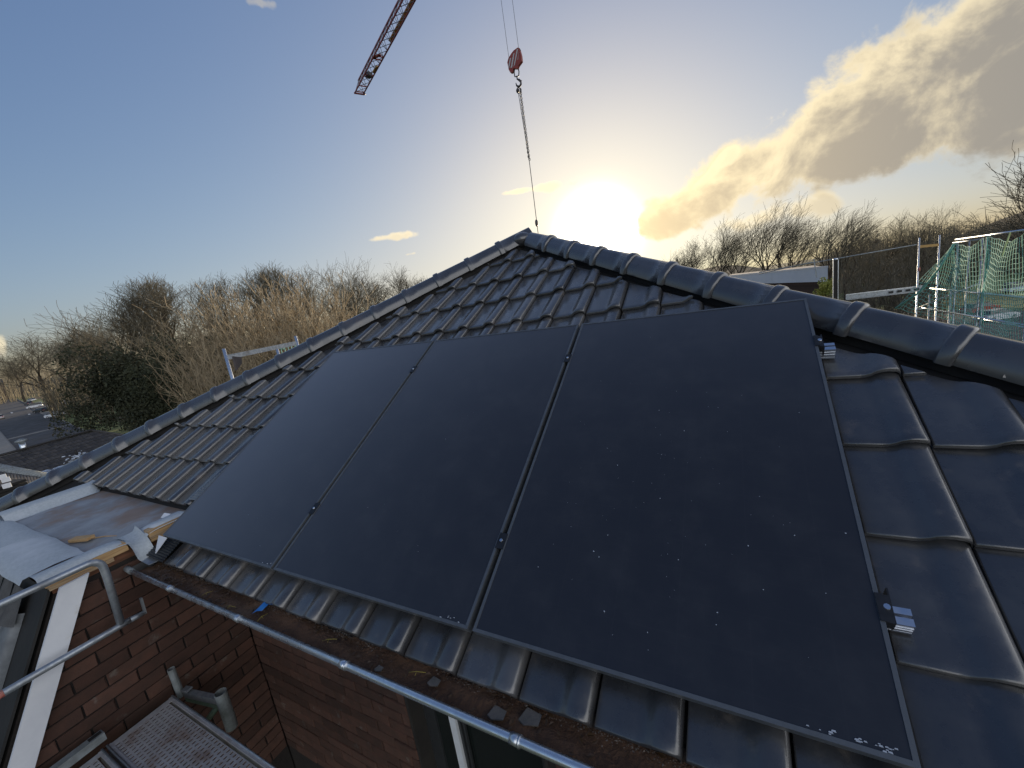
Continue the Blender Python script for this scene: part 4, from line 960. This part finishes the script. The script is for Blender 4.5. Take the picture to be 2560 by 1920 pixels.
part(MB().tube([hb(405, 720), hb(395, 800), hb(410, 885), hb(450, 890), hb(495, 865), hb(500, 780), hb(488, 720)], .045, 8), 'shackle', M['hook'], blk)
part(MB().tube([hb(455, 870), hb(462, 950)], .05, 8).tube([hb(462, 940), hb(505, 960), hb(540, 1000), hb(543, 1050), hb(520, 1095), hb(482, 1105), hb(448, 1080), hb(432, 1025)], [.05, .085, .075, .08, .085, .08, .06, .03], 8).tube([hb(500, 955), hb(562, 975)], [.05, .02], 6), 'hook', M['hook'], blk)
for q, nm in (((283, 505), (212, 0)), ((492, 270), (466, 0))):
    p = hb(*q); part(MB().tube([p, (p[0], p[1], JZ - .2)], .014, 6), 'hoist_rope', M['rope'], blk)
tp = np.array([hk[0], hk[1], JZ])
part(MB().box(tp - (.6, .6, .25), tp + (.6, .6, .05)), 'trolley', M['cranered'], blk)
sl_ = thing('chain_sling', hb(490, 1150), 'long doubled chain sling ending in a single leg behind the roof apex', 'sling')
part(MB().tube([hb(490 + 42 * math.cos(a), 1190 + 62 * math.sin(a)) for a in np.linspace(0, 6.28, 14)], .035, 6), 'master_ring', M['hook'], sl_)
part(MB().sphere(hb(475, 1195), .15, 8, 6), 'shortener', M['hook'], sl_)
part(MB().tube([hb(525, 1140), hb(545, 1160), hb(548, 1235), hb(520, 1250)], .04, 6), 'link', M['hook'], sl_)
zt = hb(490, 1230)[2]; zm = at(1138, 348, 36.2)[2]; zb = at(1160, 495, 36.2)[2] - 2.5
def chain(x0, z0, z1, pitch, rad):
    mb = MB(); n = int((z0 - z1) / pitch)
    for i in range(n):
        z = z0 - (i + .5) * pitch; a = rt_ if i % 2 else vd
        c = hk2 + rt_ * x0 + np.array([0, 0, z])
        mb.tube([c + a * rad * 2.2 * math.cos(k) + np.array([0, 0, pitch * .62 * math.sin(k)]) for k in np.linspace(0, 6.28, 7)], rad, 4, cap=False)
    return mb
part(chain(.07, zt, zm, .16, .022), 'chain_leg', M['hook'], sl_); part(chain(.15, zt + .1, zm, .16, .022), 'chain_leg', M['hook'], sl_)
part(MB().tube([hk2 + rt_ * -.06 + (0, 0, zt), hk2 + rt_ * .09 + (0, 0, zm - .1)], .022, 6), 'rope_leg', M['rope'], sl_)
part(MB().tube([hk2 + rt_ * .1 + (0, 0, zm + .1), hk2 + rt_ * .02 + (0, 0, zb)], .028, 6), 'single_leg', M['hook'], sl_)
part(MB().sphere(hk2 + rt_ * .03 + (0, 0, at(1159, 482, 36.2)[2]), (.14, .14, .3), 8, 6), 'end_shackle', M['hook'], sl_)

# ------------------------------------------------------------------ scaffold beyond the left hip
t = thing('scaffold_guard', azd(-63.4, 8.1, 4.0), 'galvanised scaffold post with guard rail and bracket beyond the left hip', 'scaffold')
pa = azd(-63.5, 8.1, 7.03); pb = azd(-56.0, 8.75, 7.05)
part(MB().tube([(pa[0], pa[1], 4.0), pa], .024, 10), 'post', M['galvb'], t); part(MB().tube([(pb[0], pb[1], 4.0), pb], .024, 10), 'post', M['galvb'], t)
part(MB().bar(at(490, 772, 8.1), at(640, 741, 8.75), .03, .075), 'guard_rail', M['galv'], t)
k0 = at(500, 770, 8.12); k1 = at(518, 772, 8.15); k2 = at(519, 785, 8.15); k3 = at(508, 800, 8.12)
part(MB().prism([k0, k1, k2, k3], (.02, .02, 0)), 'rail_bracket', M['hook'], t)
M['net'] = mat('green_net', (.16, .42, .34), (.26, .55, .45), 6, .7)
M['netd'] = mat('blue_sheet', (.36, .45, .48), (.2, .30, .32), 4, .6)
t2 = thing('netted_scaffold', azd(-57, 12, 3), 'pale netted scaffold piece peeking over the left hip', 'scaffold')
q0 = at(598, 752, 11); q1 = at(640, 742, 11.5); q2 = at(664, 742, 12); q3 = at(606, 800, 11)
part(MB().tube([(q0[0], q0[1], 3), q0], .03, 8), 'post', M['galvb'], t2)
part(MB().tube([q0 - (0, 0, .35), q2 - (0, 0, .2)], .02, 6), 'rail', M['galv'], t2)
mb = MB()
for i in range(10):
    a = lerp(q0, q2, i / 9); mb.tube([a, a - (0, 0, .9)], .009, 4)
for k in range(6): mb.tube([lerp(q0, q2, j / 6) - (0, 0, k * .16 + .05 * math.sin(j * 2 + k)) for j in range(7)], .009, 4)
part(mb, 'net', M['net'], t2)

# ------------------------------------------------------------------ scaffold and net on the right
def n2(x, y, d): return at((2060 + x / 4.424) / S_, (520 + y / 4.424) / S_, d)
tr_ = thing('thin_guard_rail', azd(9, 25, 3), 'thin grey scaffold tube crossing in front of the right-hand trees', 'guard rail')
a = n2(-1900, 810, 30.0); a = at(1640, 588, 29.0); b = n2(1030, 405, 29.3)
part(MB().tube([a, b], .026, 8), 'tube', M['oldgalv'], tr_)
part(MB().tube([at(1640, 592, 28.0), at(1755, 566, 27)], .022, 8), 'lower_tube', M['oldgalv'], tr_)
part(MB().bar(at(1758, 560, 27), at(1764, 600, 27), .05, .05), 'coupler', M['galv'], tr_)
t = thing('grey_post', (*n2(125, 915, 24)[:2], GZ), 'grey square post with bright edges in front of the brown thicket', 'post')
p_top = n2(125, 575, 24); px_ = rt_
part(MB().box((p_top[0] - .07, p_top[1] - .07, GZ), (p_top[0] + .07, p_top[1] + .07, p_top[2])), 'shaft', M['soffit'], t)
for s in (-.09, .09): part(MB().box((p_top[0] + s - .012, p_top[1] - .09, GZ), (p_top[0] + s + .012, p_top[1] - .05, p_top[2])), 'edge_strip', M['galvb'], t)
part(MB().sphere(p_top + (0, 0, .03), (.10, .10, .05), 8, 5), 'cap', M['galvb'], t)
def frame(pts, d0, d1, label):
    t = thing('scaffold', (*n2(1050, 850, d0)[:2], GZ), label, 'scaffold')
    A = n2(1055, 330, d0); B = n2(1280, 300, d1)
    for q in (A, B): part(MB().tube([(q[0], q[1], GZ), q], .032, 10), 'post', M['galvb'], t)
    part(MB().bar(n2(1045, 430, d0), n2(1268, 408, d1), .05, .12), 'head_board', M['craneyel'], t)
    q = n2(1052, 680, d0 - .06); part(MB().tube([q + (0, 0, .09), q - (0, 0, .09)], .036, 10), 'red_band', M['redpaint'], t)
    for q in (n2(1058, 500, d0 - .05), n2(1258, 480, d1 - .05)): part(MB().bar(q + (0, 0, .22), q - (0, 0, .15), .07, .03), 'gusset', M['lining'], t)
    lo = n2(1050, 1120, d0); part(MB().bar(lo, n2(1265, 1100, d1), .05, .05), 'ledger', M['galv'], t)
frame(None, 29.3, 30.0, 'scaffold end frame of two posts with red band and yellowish head board')
t = thing('lattice_beam', n2(280, 960, 27.5), 'galvanised scaffold beam with oval holes leading to the end frame', 'beam')
b0, b1 = n2(240, 962, 27.6), n2(1090, 862, 29.3)
part(MB().bar(b0, b1, .06, .045), 'top_flange', M['galvb'], t); part(MB().bar(b0 - (0, 0, .26), b1 - (0, 0, .26), .06, .03), 'bottom_flange', M['galv'], t)
part(MB().bar(b0 - (0, 0, .13), b1 - (0, 0, .13), .02, .2), 'web', M['galv'], t)
vv = (b0 - CAM); vv /= np.linalg.norm(vv)
for f_ in (.60, .71, .82, .93):
    q = lerp(b0, b1, f_) - (0, 0, .13) - np.array([vv[0], vv[1], 0]) * .03; dd = (b1 - b0) / np.linalg.norm(b1 - b0)
    part(MB().obox(q, dd * .10, np.array([vv[0], vv[1], 0]) * .02, (0, 0, .055)), 'oval_hole', M['lining'], t)
# netted scaffold
ns = thing('net_scaffold', (*n2(1480, 900, 25.3)[:2], GZ), 'galvanised scaffold bays behind the green safety net', 'scaffold')
D0, D1, D2 = 25.4, 22.9, 20.2
posts = [(1480, 370, D0), (1800, 318, D1), (2330, 225, D2), (1610, 360, D0 + 1.6), (1755, 330, D1 + 2.2), (1400, 900, D0 + 2.6), (1165, 960, D0 + 3.6)]
for x, y, d in posts:
    q = n2(x, y, d); part(MB().tube([(q[0], q[1], GZ), q], .028, 8), 'post', M['galv'], ns)
def railn(p, q, r, m, nm='ledger'): part(MB().tube([p, q], r, 8), nm, m, ns)
railn(n2(1460, 350, D0), n2(2360, 225, D2), .034, M['galvb'], 'top_rail')
railn(n2(1430, 385, D0 + .2), n2(1760, 345, D1 + 1.2), .026, M['galv'])
zz = n2(1180, 890, D0 + 2)[2]
for ya, yb, xa, xb in ((890, 1000, 1180, 2300), (1100, 1310, 1060, 2300), (1165, 1340, 1440, 2300)):
    A = n2(xa, ya, D0 + 1.8); B = hz((2060 + xb / 4.424) / S_, (520 + yb / 4.424) / S_, A[2]); railn(A, B, .034, M['galvb'])
railn(n2(1040, 1105, D0 + 1.7), n2(1700, 840, D0 + 1.7), .024, M['galv'])
for i, (x, y) in enumerate(((1480, 640), (1475, 775))):
    q = n2(x, y, D0 - .06); part(MB().tube([q + (0, 0, .07), q - (0, 0, .05)], .034, 8), 'coupler' if i == 0 else 'red_band', M['galv'] if i == 0 else M['redpaint'], ns)
part(MB().bar(n2(2060, 270, D2 + .8), n2(1970, 530, D2 + .9), .05, .02), 'yellow_strap', mat('pale_strap', (.55, .62, .30), (.5, .55, .25), 5, .7), ns)
# the net: knotted strings that sag between the posts
net = thing('safety_net', n2(1430, 900, D0 - .15), 'turquoise green safety net hung over the scaffold at the right edge', 'net')
def net_sheet(TL_, TR_, BR_, BL_, nu, nv, sag, rad, name, droop=0.0):
    r = random.Random(nu); mb = MB()
    def P(u, v):
        p = lerp(lerp(TL_, TR_, u), lerp(BL_, BR_, u), v)
        return p + np.array([0, 0, -sag * 4 * u * (1 - u) * (1 - .45 * v) + .03 * math.sin(9 * u + 7 * v) + .018 * math.sin(31 * u + 3 * v)]) + np.array([.05 * math.sin(6 * u + 9 * v), .05 * math.cos(5 * u - 8 * v), 0])
    for i in range(nu + 1): mb.tube([P(i / nu, j / (nv * 2)) for j in range(nv * 2 + 1)], rad, 3, cap=False)
    for j in range(nv + 1): mb.tube([P(i / (nu * 2), j / nv) for i in range(nu * 2 + 1)], rad, 3, cap=False)
    return part(mb, name, M['net'], net)
a1, a2, a3 = n2(1440, 395, D0 - .1), n2(1810, 318, D1 - .1), n2(2340, 225, D2 - .1)
zbn = n2(1480, 1330, D0)[2] - .6
dn_ = lambda p: np.array([p[0], p[1], zbn])
net_sheet(a1, a2, dn_(a2), dn_(a1), 15, 24, .22, .011, 'net_panel'); net_sheet(a2, a3, dn_(a3), dn_(a2), 20, 26, .25, .010, 'net_panel')
net_sheet(n2(1440, 395, D0 - .1), n2(1425, 420, D0), n2(1390, 1250, D0 + .3), n2(790, 1110, D0 + 1.2), 12, 20, .0, .011, 'net_fold')
part(MB().tube([n2(1440, 395, D0 - .12), n2(1280, 660, D0 + .2), n2(1060, 930, D0 + .7), n2(790, 1110, D0 + 1.2)], .04, 6), 'border_rope', M['net'], net)
part(MB().tube([a2, n2(1790, 560, D1 - .12), n2(1765, 900, D1 - .12), n2(1755, 1300, D1 - .1)], .02, 6), 'border_rope', M['net'], net)

# ------------------------------------------------------------------ white flat-roofed building on the right
M['fascia'] = mat('white_fascia', (.74, .78, .84), (.68, .73, .80), .8, .5, world=True)
M['roofgravel'] = mat('gravel_roof', (.30, .27, .24), (.22, .20, .18), 2, .9, world=True)
wbld = thing('flat_roofed_building', (*azd(9.05, 27)[:2], GZ), 'flat-roofed brick building with a broad white fascia beyond the hip', 'building')
c0 = azd(9.05, 27.0); c1 = azd(1.0, 38.5); dW = c1 - c0; dW /= np.linalg.norm(dW); nW = np.array([-dW[1], dW[0], 0]); nW = np.array([math.sin(R_(4.0)), math.cos(R_(4.0)), 0])
zt_, zf = 6.41, 5.62; Lw = 17.0
def wbx(s0, s1, n0, n1, z0, z1): return MB().prism([c0 + dW * s0 + nW * n0 + (0, 0, z0 - GZ), c0 + dW * s1 + nW * n0 + (0, 0, z0 - GZ), c0 + dW * s1 + nW * n1 + (0, 0, z0 - GZ), c0 + dW * s0 + nW * n1 + (0, 0, z0 - GZ)], (0, 0, z1 - z0))
part(wbx(.25, Lw, .25, 9, GZ, zf), 'wall', M['brick'], wbld)
for i in range(5): part(wbx(i * 3.4 + .004, (i + 1) * 3.4 - .004, 0, .05, zf, zt_ - .10), 'fascia_panel', M['fascia'], wbld)
part(wbx(.0, .05, .052, 9, zf, zt_ - .10), 'side_fascia', M['fascia'], wbld)
part(wbx(-.03, Lw, -.04, .22, zt_ - .10, zt_), 'roof_trim', M['whiteframe'], wbld); part(wbx(.05, Lw, .22, 9, zf + .1, zt_ - .06), 'roof', M['roofgravel'], wbld)
for i in range(14): part(wbx(.3, Lw, .245, .26, zf - .14 * (i + 1), zf - .14 * (i + 1) + .11), 'brick_course', M['brick'], wbld)
M['yellowbush'] = mat('yellow_leaves', (.30, .30, .06), (.18, .22, .05), 3, .8)
q = n2(20, 870, 25.5); yb = thing('yellow_shrub', (q[0], q[1], GZ), 'small yellow-green shrub at the corner of the flat-roofed building', 'shrub')
P = bush_points(77, 1600, .45, 1.2); o = obj('foliage', leaf_mesh('yellow_foliage', P, .05, M['yellowbush']), yb, (0, 0, q[2] - GZ - .7))
part(MB().tube([(q[0], q[1], GZ), (q[0], q[1], q[2] - .2)], .05, 6), 'stem', M['bark'], yb)

# ------------------------------------------------------------------ neighbour's roof on the left
NA_ = np.array([-37.867, 5.018, 2.4]); ne = np.array([-.212, .977, 0]); nd = np.array([.846, .184, -.5]); nn_ = np.cross(nd, ne) * -1
nn_ = np.cross(ne, nd); nn_ = nn_ if nn_[2] > 0 else -nn_
M['ntile'] = mat('neighbour_tile', (.034, .032, .031), (.055, .05, .046), 4, .55, .75, rand=.3)
nh = thing('neighbour_house', (-37, 7, GZ), 'neighbouring house with dark tiled roof and steel flue at the far left', 'house')
def npt(u, v, n=0.0): return NA_ + ne * u + nd * v + nn_ * n
poly = [(-5, 0), (4.78, 0), (5.6, .9), (6.2, 2.95), (2.6, 2.95), (.39, 2.72), (-1.5, 0.2)]
nroof = part(MB().prism([npt(u, v, -.05) for u, v in ((-6, 0), (4.78, 0), (6.4, 2.95), (1.0, 2.95), (.39, 2.68), (-2.6, .0))], tuple(-nn_ * .05)), 'roof', M['underlay'], nh)
part(MB().prism([npt(-6, 0, -.12), npt(4.78, 0, -.12), npt(6.3, 2.9, -.12), npt(1.0, 2.9, -.12), npt(-2.6, 2.9, -.12)], (0, 0, -6.0)), 'wall', M['brick'], nh)
tw, tl = .245, .34; g = tile_grid(tw, tl); mb = MB(); mb.grid(g); ntm = mb.mesh('neighbour_tile', M['ntile'])
Rn = Matrix(((ne[0], -nd[0], nn_[0]), (ne[1], -nd[1], nn_[1]), (ne[2], -nd[2], nn_[2])))
for k in range(9):
    v = 2.9 - k * tl
    for j in range(-12, 26):
        u = j * tw
        if v - tl < -.05: continue
        if (u - 4.78) > (v - tl) * .55 or u < -2.9: continue
        if (u - .39) < -(2.72 - v) * .40 - .1 - (.0 if v > 2.7 else 0) and u < .39 and v > 2.7 - (.39 - u) * 1.55: continue
        o = obj('roof_tile', ntm, nroof); p = npt(u + random.Random(j * 9 + k).uniform(-.006, .006), v, 0) - np.array(ORIG['neighbour_house']); M4 = Rn.to_4x4(); M4.translation = Vector(p); o.matrix_local = M4
part(MB().tube([npt(-6, -.04, .05), npt(4.8, -.04, .05)], .085, 8), 'ridge', M['ntile'], nh)
part(MB().tube([npt(4.78, 0, .04), npt(6.6, 3.0, .04)], .085, 8), 'hip', M['ntile'], nh)
fb = hz(245 / 4.147 / S_, (900 + 905 / 4.147) / S_, 2.5); ft = np.array([fb[0], fb[1], 0]); k = math.hypot(fb[0] - CAM[0], fb[1] - CAM[1])
zf1 = at(242 / 4.147 / S_, (900 + 850 / 4.147) / S_, k)[2]
flu = part(MB().tube([(fb[0], fb[1], 2.0), (fb[0], fb[1], zf1)], .16, 12), 'steel_flue', M['galvb'], nh)
part(MB().tube([(fb[0], fb[1], zf1 + .06), (fb[0], fb[1], zf1 + .16), (fb[0], fb[1], zf1 + .26)], [.30, .28, .05], 12), 'flue_cap', M['oldgalv'], flu)
vp = npt(2.58, 2.2, .02); part(MB().tube([vp, vp + (0, 0, .42)], [.09, .06], 8), 'roof_vent', M['lining'], nh)
M['snow'] = mat('snow', (.55, .60, .66), (.42, .47, .54), 3, .7)
r = random.Random(6)
sn = thing('snow_patch', npt(2.6, 2.35, .05), 'patchy snow lying round the roof vent of the neighbouring house', 'snow'); mb = MB()
for i in range(46):
    u, v = 2.6 + r.gauss(0, .42), 2.35 + r.gauss(0, .17)
    if v > 2.85: continue
    s_ = r.uniform(.03, .10); mb.prism([npt(u + s_ * 1.2 * math.cos(a), v + s_ * .5 * math.sin(a), .055) for a in np.arange(6) * 1.047], tuple(nn_ * .02))
kk = part(mb, 'snow_lumps', M['snow'], sn); kk['kind'] = 'stuff'
# lower roofs in front of it
lw = thing('lower_extension', (-33, 7, GZ), 'low roof with wet sheet metal and snow below the neighbouring roof', 'building')
def n1d(x, y, d): return at(x / 4.147 / S_, (900 + y / 4.147) / S_, d)
A, B, C_, D_ = n1d(400, 1168, 39), n1d(960, 1005, 39), n1d(1050, 1010, 34), n1d(500, 1225, 34)
M['sheet'] = mat('wet_sheet', (.52, .56, .62), (.40, .44, .50), 2, .18, .35, metal=.6)
part(MB().add([A, B, C_, D_] + [p - (0, 0, .2) for p in (A, B, C_, D_)], [(0, 1, 2, 3), (7, 6, 5, 4), (0, 4, 5, 1), (1, 5, 6, 2), (2, 6, 7, 3), (3, 7, 4, 0)]), 'sheet_roof', M['sheet'], lw)
mb = MB()
for i in range(60):
    a, b = r.random(), r.random(); p = lerp(lerp(A, B, a), lerp(D_, C_, a), b); s_ = r.uniform(.1, .28); mb.prism([p + np.array([s_ * math.cos(q), s_ * .6 * math.sin(q), .01]) for q in np.arange(6) * 1.047], (0, 0, .03))
kk = part(mb, 'snow', M['snow'], lw); kk['kind'] = 'stuff'
part(MB().prism([A - (0, 0, .21), B - (0, 0, .21), C_ - (0, 0, .21), D_ - (0, 0, .21)], (0, 0, -4)), 'wall', M['brick'], lw)
gt = thing('roof_gutter_pipe', n1d(200, 1180, 30), 'thick grey gutter pipe along the lower edge of the neighbouring roof', 'pipe')
part(MB().tube([n1d(-300, 1080, 31.5), n1d(0, 1145, 31), n1d(500, 1238, 30)], .30, 10), 'pipe', M['oldgalv'], gt)
dk = thing('dark_lower_roof', n1d(150, 1400, 28), 'dark ribbed lower roof below the grey gutter pipe', 'roof')
A, B, C_, D_ = n1d(-200, 1150, 31), n1d(520, 1240, 30), n1d(620, 1420, 17), n1d(-200, 1560, 17)
part(MB().add([A, B, C_, D_], [(0, 3, 2, 1)]), 'slope', M['underlay'], dk)
for i in range(22):
    f_ = i / 21; part(MB().tube([lerp(A, B, f_) + (0, 0, .05), lerp(D_, C_, f_) + (0, 0, .05)], .06, 5), 'rib', M['ntile'], dk)
tb = thing('tile_stack', n1d(60, 1330, 15), 'dark stack of roof tiles with white tags at the left edge', 'stack')
M['tarp'] = mat('grey_tarp', (.016, .0155, .015), (.012, .012, .012), 3, .8, bump=.4, bscale=6, bdist=.05)
c = n1d(30, 1360, 14.5)
for i in range(7): part(MB().obox(c + np.array([.01 * (i % 3), .015 * (i % 2), -.30 + i * .07]), (.24, .05, 0), (-.06, .30 - .02 * (i % 2), 0), (0, 0, .028)), 'stacked_tile', M['tarp'], tb)
for x, y in ((70, 1302), (60, 1240), (20, 1212)): q = n1d(x, y, 13.9); part(MB().obox(q, (.02, .06, 0), (0, 0, .05), (.01, -.003, 0)), 'white_tag', M['white'], tb)
for x, y, x2, y2 in ((20, 1470, 110, 1405), (0, 1500, 20, 1490)): part(MB().bar(n1d(x, y, 13.6), n1d(x2, y2, 13.9), .05, .05), 'white_batten', M['white'], tb)

# ------------------------------------------------------------------ parked cars
M['tyre'] = mat('tyre', (.02, .02, .02), (.03, .03, .03), 9, .8); M['rim'] = mat('rim', (.4, .4, .42), (.3, .3, .32), 9, .4, metal=.7); M['carglass'] = mat('car_glass', (.02, .024, .028), (.03, .034, .04), 4, .08)
M['lamp'] = mat('lamp_glass', (.6, .58, .55), (.5, .45, .4), 4, .2); M['tail'] = mat('tail_lamp', (.4, .03, .02), (.35, .02, .02), 4, .3)
def car(x, y, d, heading, colr, label, van=False, p=None):
    p = at(x, y, d) if p is None else p
    m = mat('car_paint', colr, tuple(c * .9 for c in colr), 5, .25, coat=.6)
    t = thing('parked_car', (p[0], p[1], GZ + .03), label, 'car', 'parked cars'); t.rotation_euler.z = heading
    def lp(mb, n, mm, par=t): return obj(n, mb.mesh(n, mm), par)
    L, W = 4.3, 1.76
    sec = [(-2.15, .35), (-2.12, .75), (-1.95, .92), (-.95, .98), (1.0, .98), (1.75, .86), (2.1, .70), (2.15, .40), (1.9, .22), (-1.95, .22)]
    b = MB(); rows = []
    for wy, k in ((-W / 2, .94), (-W / 2 + .08, 1.0), (W / 2 - .08, 1.0), (W / 2, .94)): rows.append([(a * (1 if k == 1 else .985), wy, .22 + (z - .22) * k) for a, z in sec + sec[:1]])
    b.grid(rows); b.add([rows[0][i] for i in range(10)], [tuple(range(10))]); b.add([rows[3][i] for i in range(10)], [tuple(range(9, -1, -1))]); lp(b, 'body', m)
    top = [(-1.85, .93), (-1.45, 1.40), (-.2, 1.47), (.55, 1.40), (1.25, .95)] if not van else [(-2.0, .93), (-1.9, 1.75), (.6, 1.8), (1.1, 1.6), (1.7, .95)]
    c = MB(); rows = [[(a, s * (W / 2 - .06 - (.14 if 0 < i < 4 else 0)), z) for i, (a, z) in enumerate(top)] for s in (-1, 1)]
    c.grid(rows); c.add(rows[0], [tuple(range(5))]); c.add(rows[1], [tuple(range(4, -1, -1))]); gh = lp(c, 'windows', M['carglass'])
    lp(MB().prism([(top[1][0] + .05, -.62, top[1][1] + .01), (top[3][0], -.62, top[3][1] + .012), (top[3][0], .62, top[3][1] + .012), (top[1][0] + .05, .62, top[1][1] + .01)], (0, 0, .05)), 'roof_panel', m)
    for sx in (-1.32, 1.32):
        for sy in (-1, 1):
            w = lp(MB().tube([(sx, sy * (W / 2 - .18), .31), (sx, sy * (W / 2 + .01), .31)], .31, 14), 'wheel', M['tyre']); obj('rim', MB().tube([(sx, sy * (W / 2 + .005), .31), (sx, sy * (W / 2 + .02), .31)], .2, 10).mesh('rim', M['rim']), w)
    for sy in (-.62, .62): lp(MB().box((2.06, sy - .18, .62), (2.13, sy + .18, .76)), 'headlight', M['lamp']); lp(MB().box((-2.14, sy - .16, .68), (-2.08, sy + .16, .85)), 'tail_light', M['tail'])
    return t
dirR = math.atan2(dR[1], dR[0])
def n1g(x, y): return hz(x / 4.147 / S_, (900 + y / 4.147) / S_, GZ + .05)
car(0, 0, 0, dirR + .9, (.62, .66, .70), 'silvery white car parked on the grass by the tree trunks', p=n1g(585, 585))
car(0, 0, 0, dirR + 1.4, (.70, .72, .74), 'white van parked behind the dark car by the street', van=True, p=n1g(365, 492))
car(0, 0, 0, dirR + .5, (.02, .022, .024), 'black car parked nose to the street beside the white van', p=n1g(430, 540))
car(0, 0, 0, dirR + .3, (.60, .64, .64), 'white car parked farthest down the street', p=n1g(330, 425))
car(0, 0, 0, dirR + .2, (.03, .032, .035), 'black car parked in front of the farthest white one', p=n1g(300, 462))
car(0, 0, 0, dirR + 1.2, (.05, .055, .05), 'dark car half hidden under the branches', p=n1g(525, 450))
car(0, 0, 0, dirR, (.55, .50, .48), 'pale car cut off by the left edge of the picture', p=n1g(5, 610))
def n2g(x, y): return hz((2060 + x / 4.424) / S_, (520 + y / 4.424) / S_, GZ + .12)
car(0, 0, 0, 1.2, (.05, .055, .06), 'dark car far off behind the brown twigs, left of a pair', p=n2g(700, 755))
car(0, 0, 0, 1.2, (.16, .05, .04), 'reddish car far off behind the brown twigs, right of a pair', p=n2g(890, 750))
car(0, 0, 0, .5, (.30, .05, .04), 'red car parked behind the safety net', p=n2g(1720, 1150))
car(0, 0, 0, .5, (.68, .70, .72), 'white car parked low behind the net', p=n2g(1900, 1235))
car(0, 0, 0, .3, (.45, .55, .65), 'pale blue van behind the net at the right edge', van=True, p=n2g(2160, 920))

# ------------------------------------------------------------------ apartment block at the end of the street
bp = n1g(20, 418); ab = thing('apartment_block', bp, 'three-storey dark brick apartment block at the end of the street', 'building')
hd_ = np.array([-nR[0], -nR[1], 0]); fx = np.array([-dR[1], dR[0], 0]); fx = fx if fx[1] > 0 else -fx
def bl(a, b, z): return bp + fx * a + np.array([dR[0], dR[1], 0]) * b + np.array([0, 0, z])
part(MB().prism([bl(-20, 0, 0), bl(3.2, 0, 0), bl(3.2, 12, 0), bl(-20, 12, 0)], (0, 0, 9.2)), 'wall', mat('dark_brick', (.10, .07, .06), (.08, .055, .05), .6, .9, world=True), ab)
part(MB().prism([bl(-20, -.4, 9.21), bl(3.4, -.4, 9.21), bl(3.4, 6, 12.4), bl(-20, 6, 12.4)], (0, 0, .15)), 'roof', M['ntile'], ab)
for fl_i in range(3):
    for a in (-14.5, -11, -7.5, -4.2, -1.2):
        w = part(MB().prism([bl(a, -.06, 1.0 + fl_i * 2.9), bl(a + 1.5, -.06, 1.0 + fl_i * 2.9), bl(a + 1.5, .02, 1.0 + fl_i * 2.9), bl(a, .02, 1.0 + fl_i * 2.9)], (0, 0, 1.5)), 'window', M['whiteframe'], ab)
        part(MB().prism([bl(a + .15, -.09, 1.2 + fl_i * 2.9), bl(a + 1.35, -.09, 1.2 + fl_i * 2.9), bl(a + 1.35, -.065, 1.2 + fl_i * 2.9), bl(a + .15, -.065, 1.2 + fl_i * 2.9)], (0, 0, 1.1)), 'pane', M['carglass'], w)
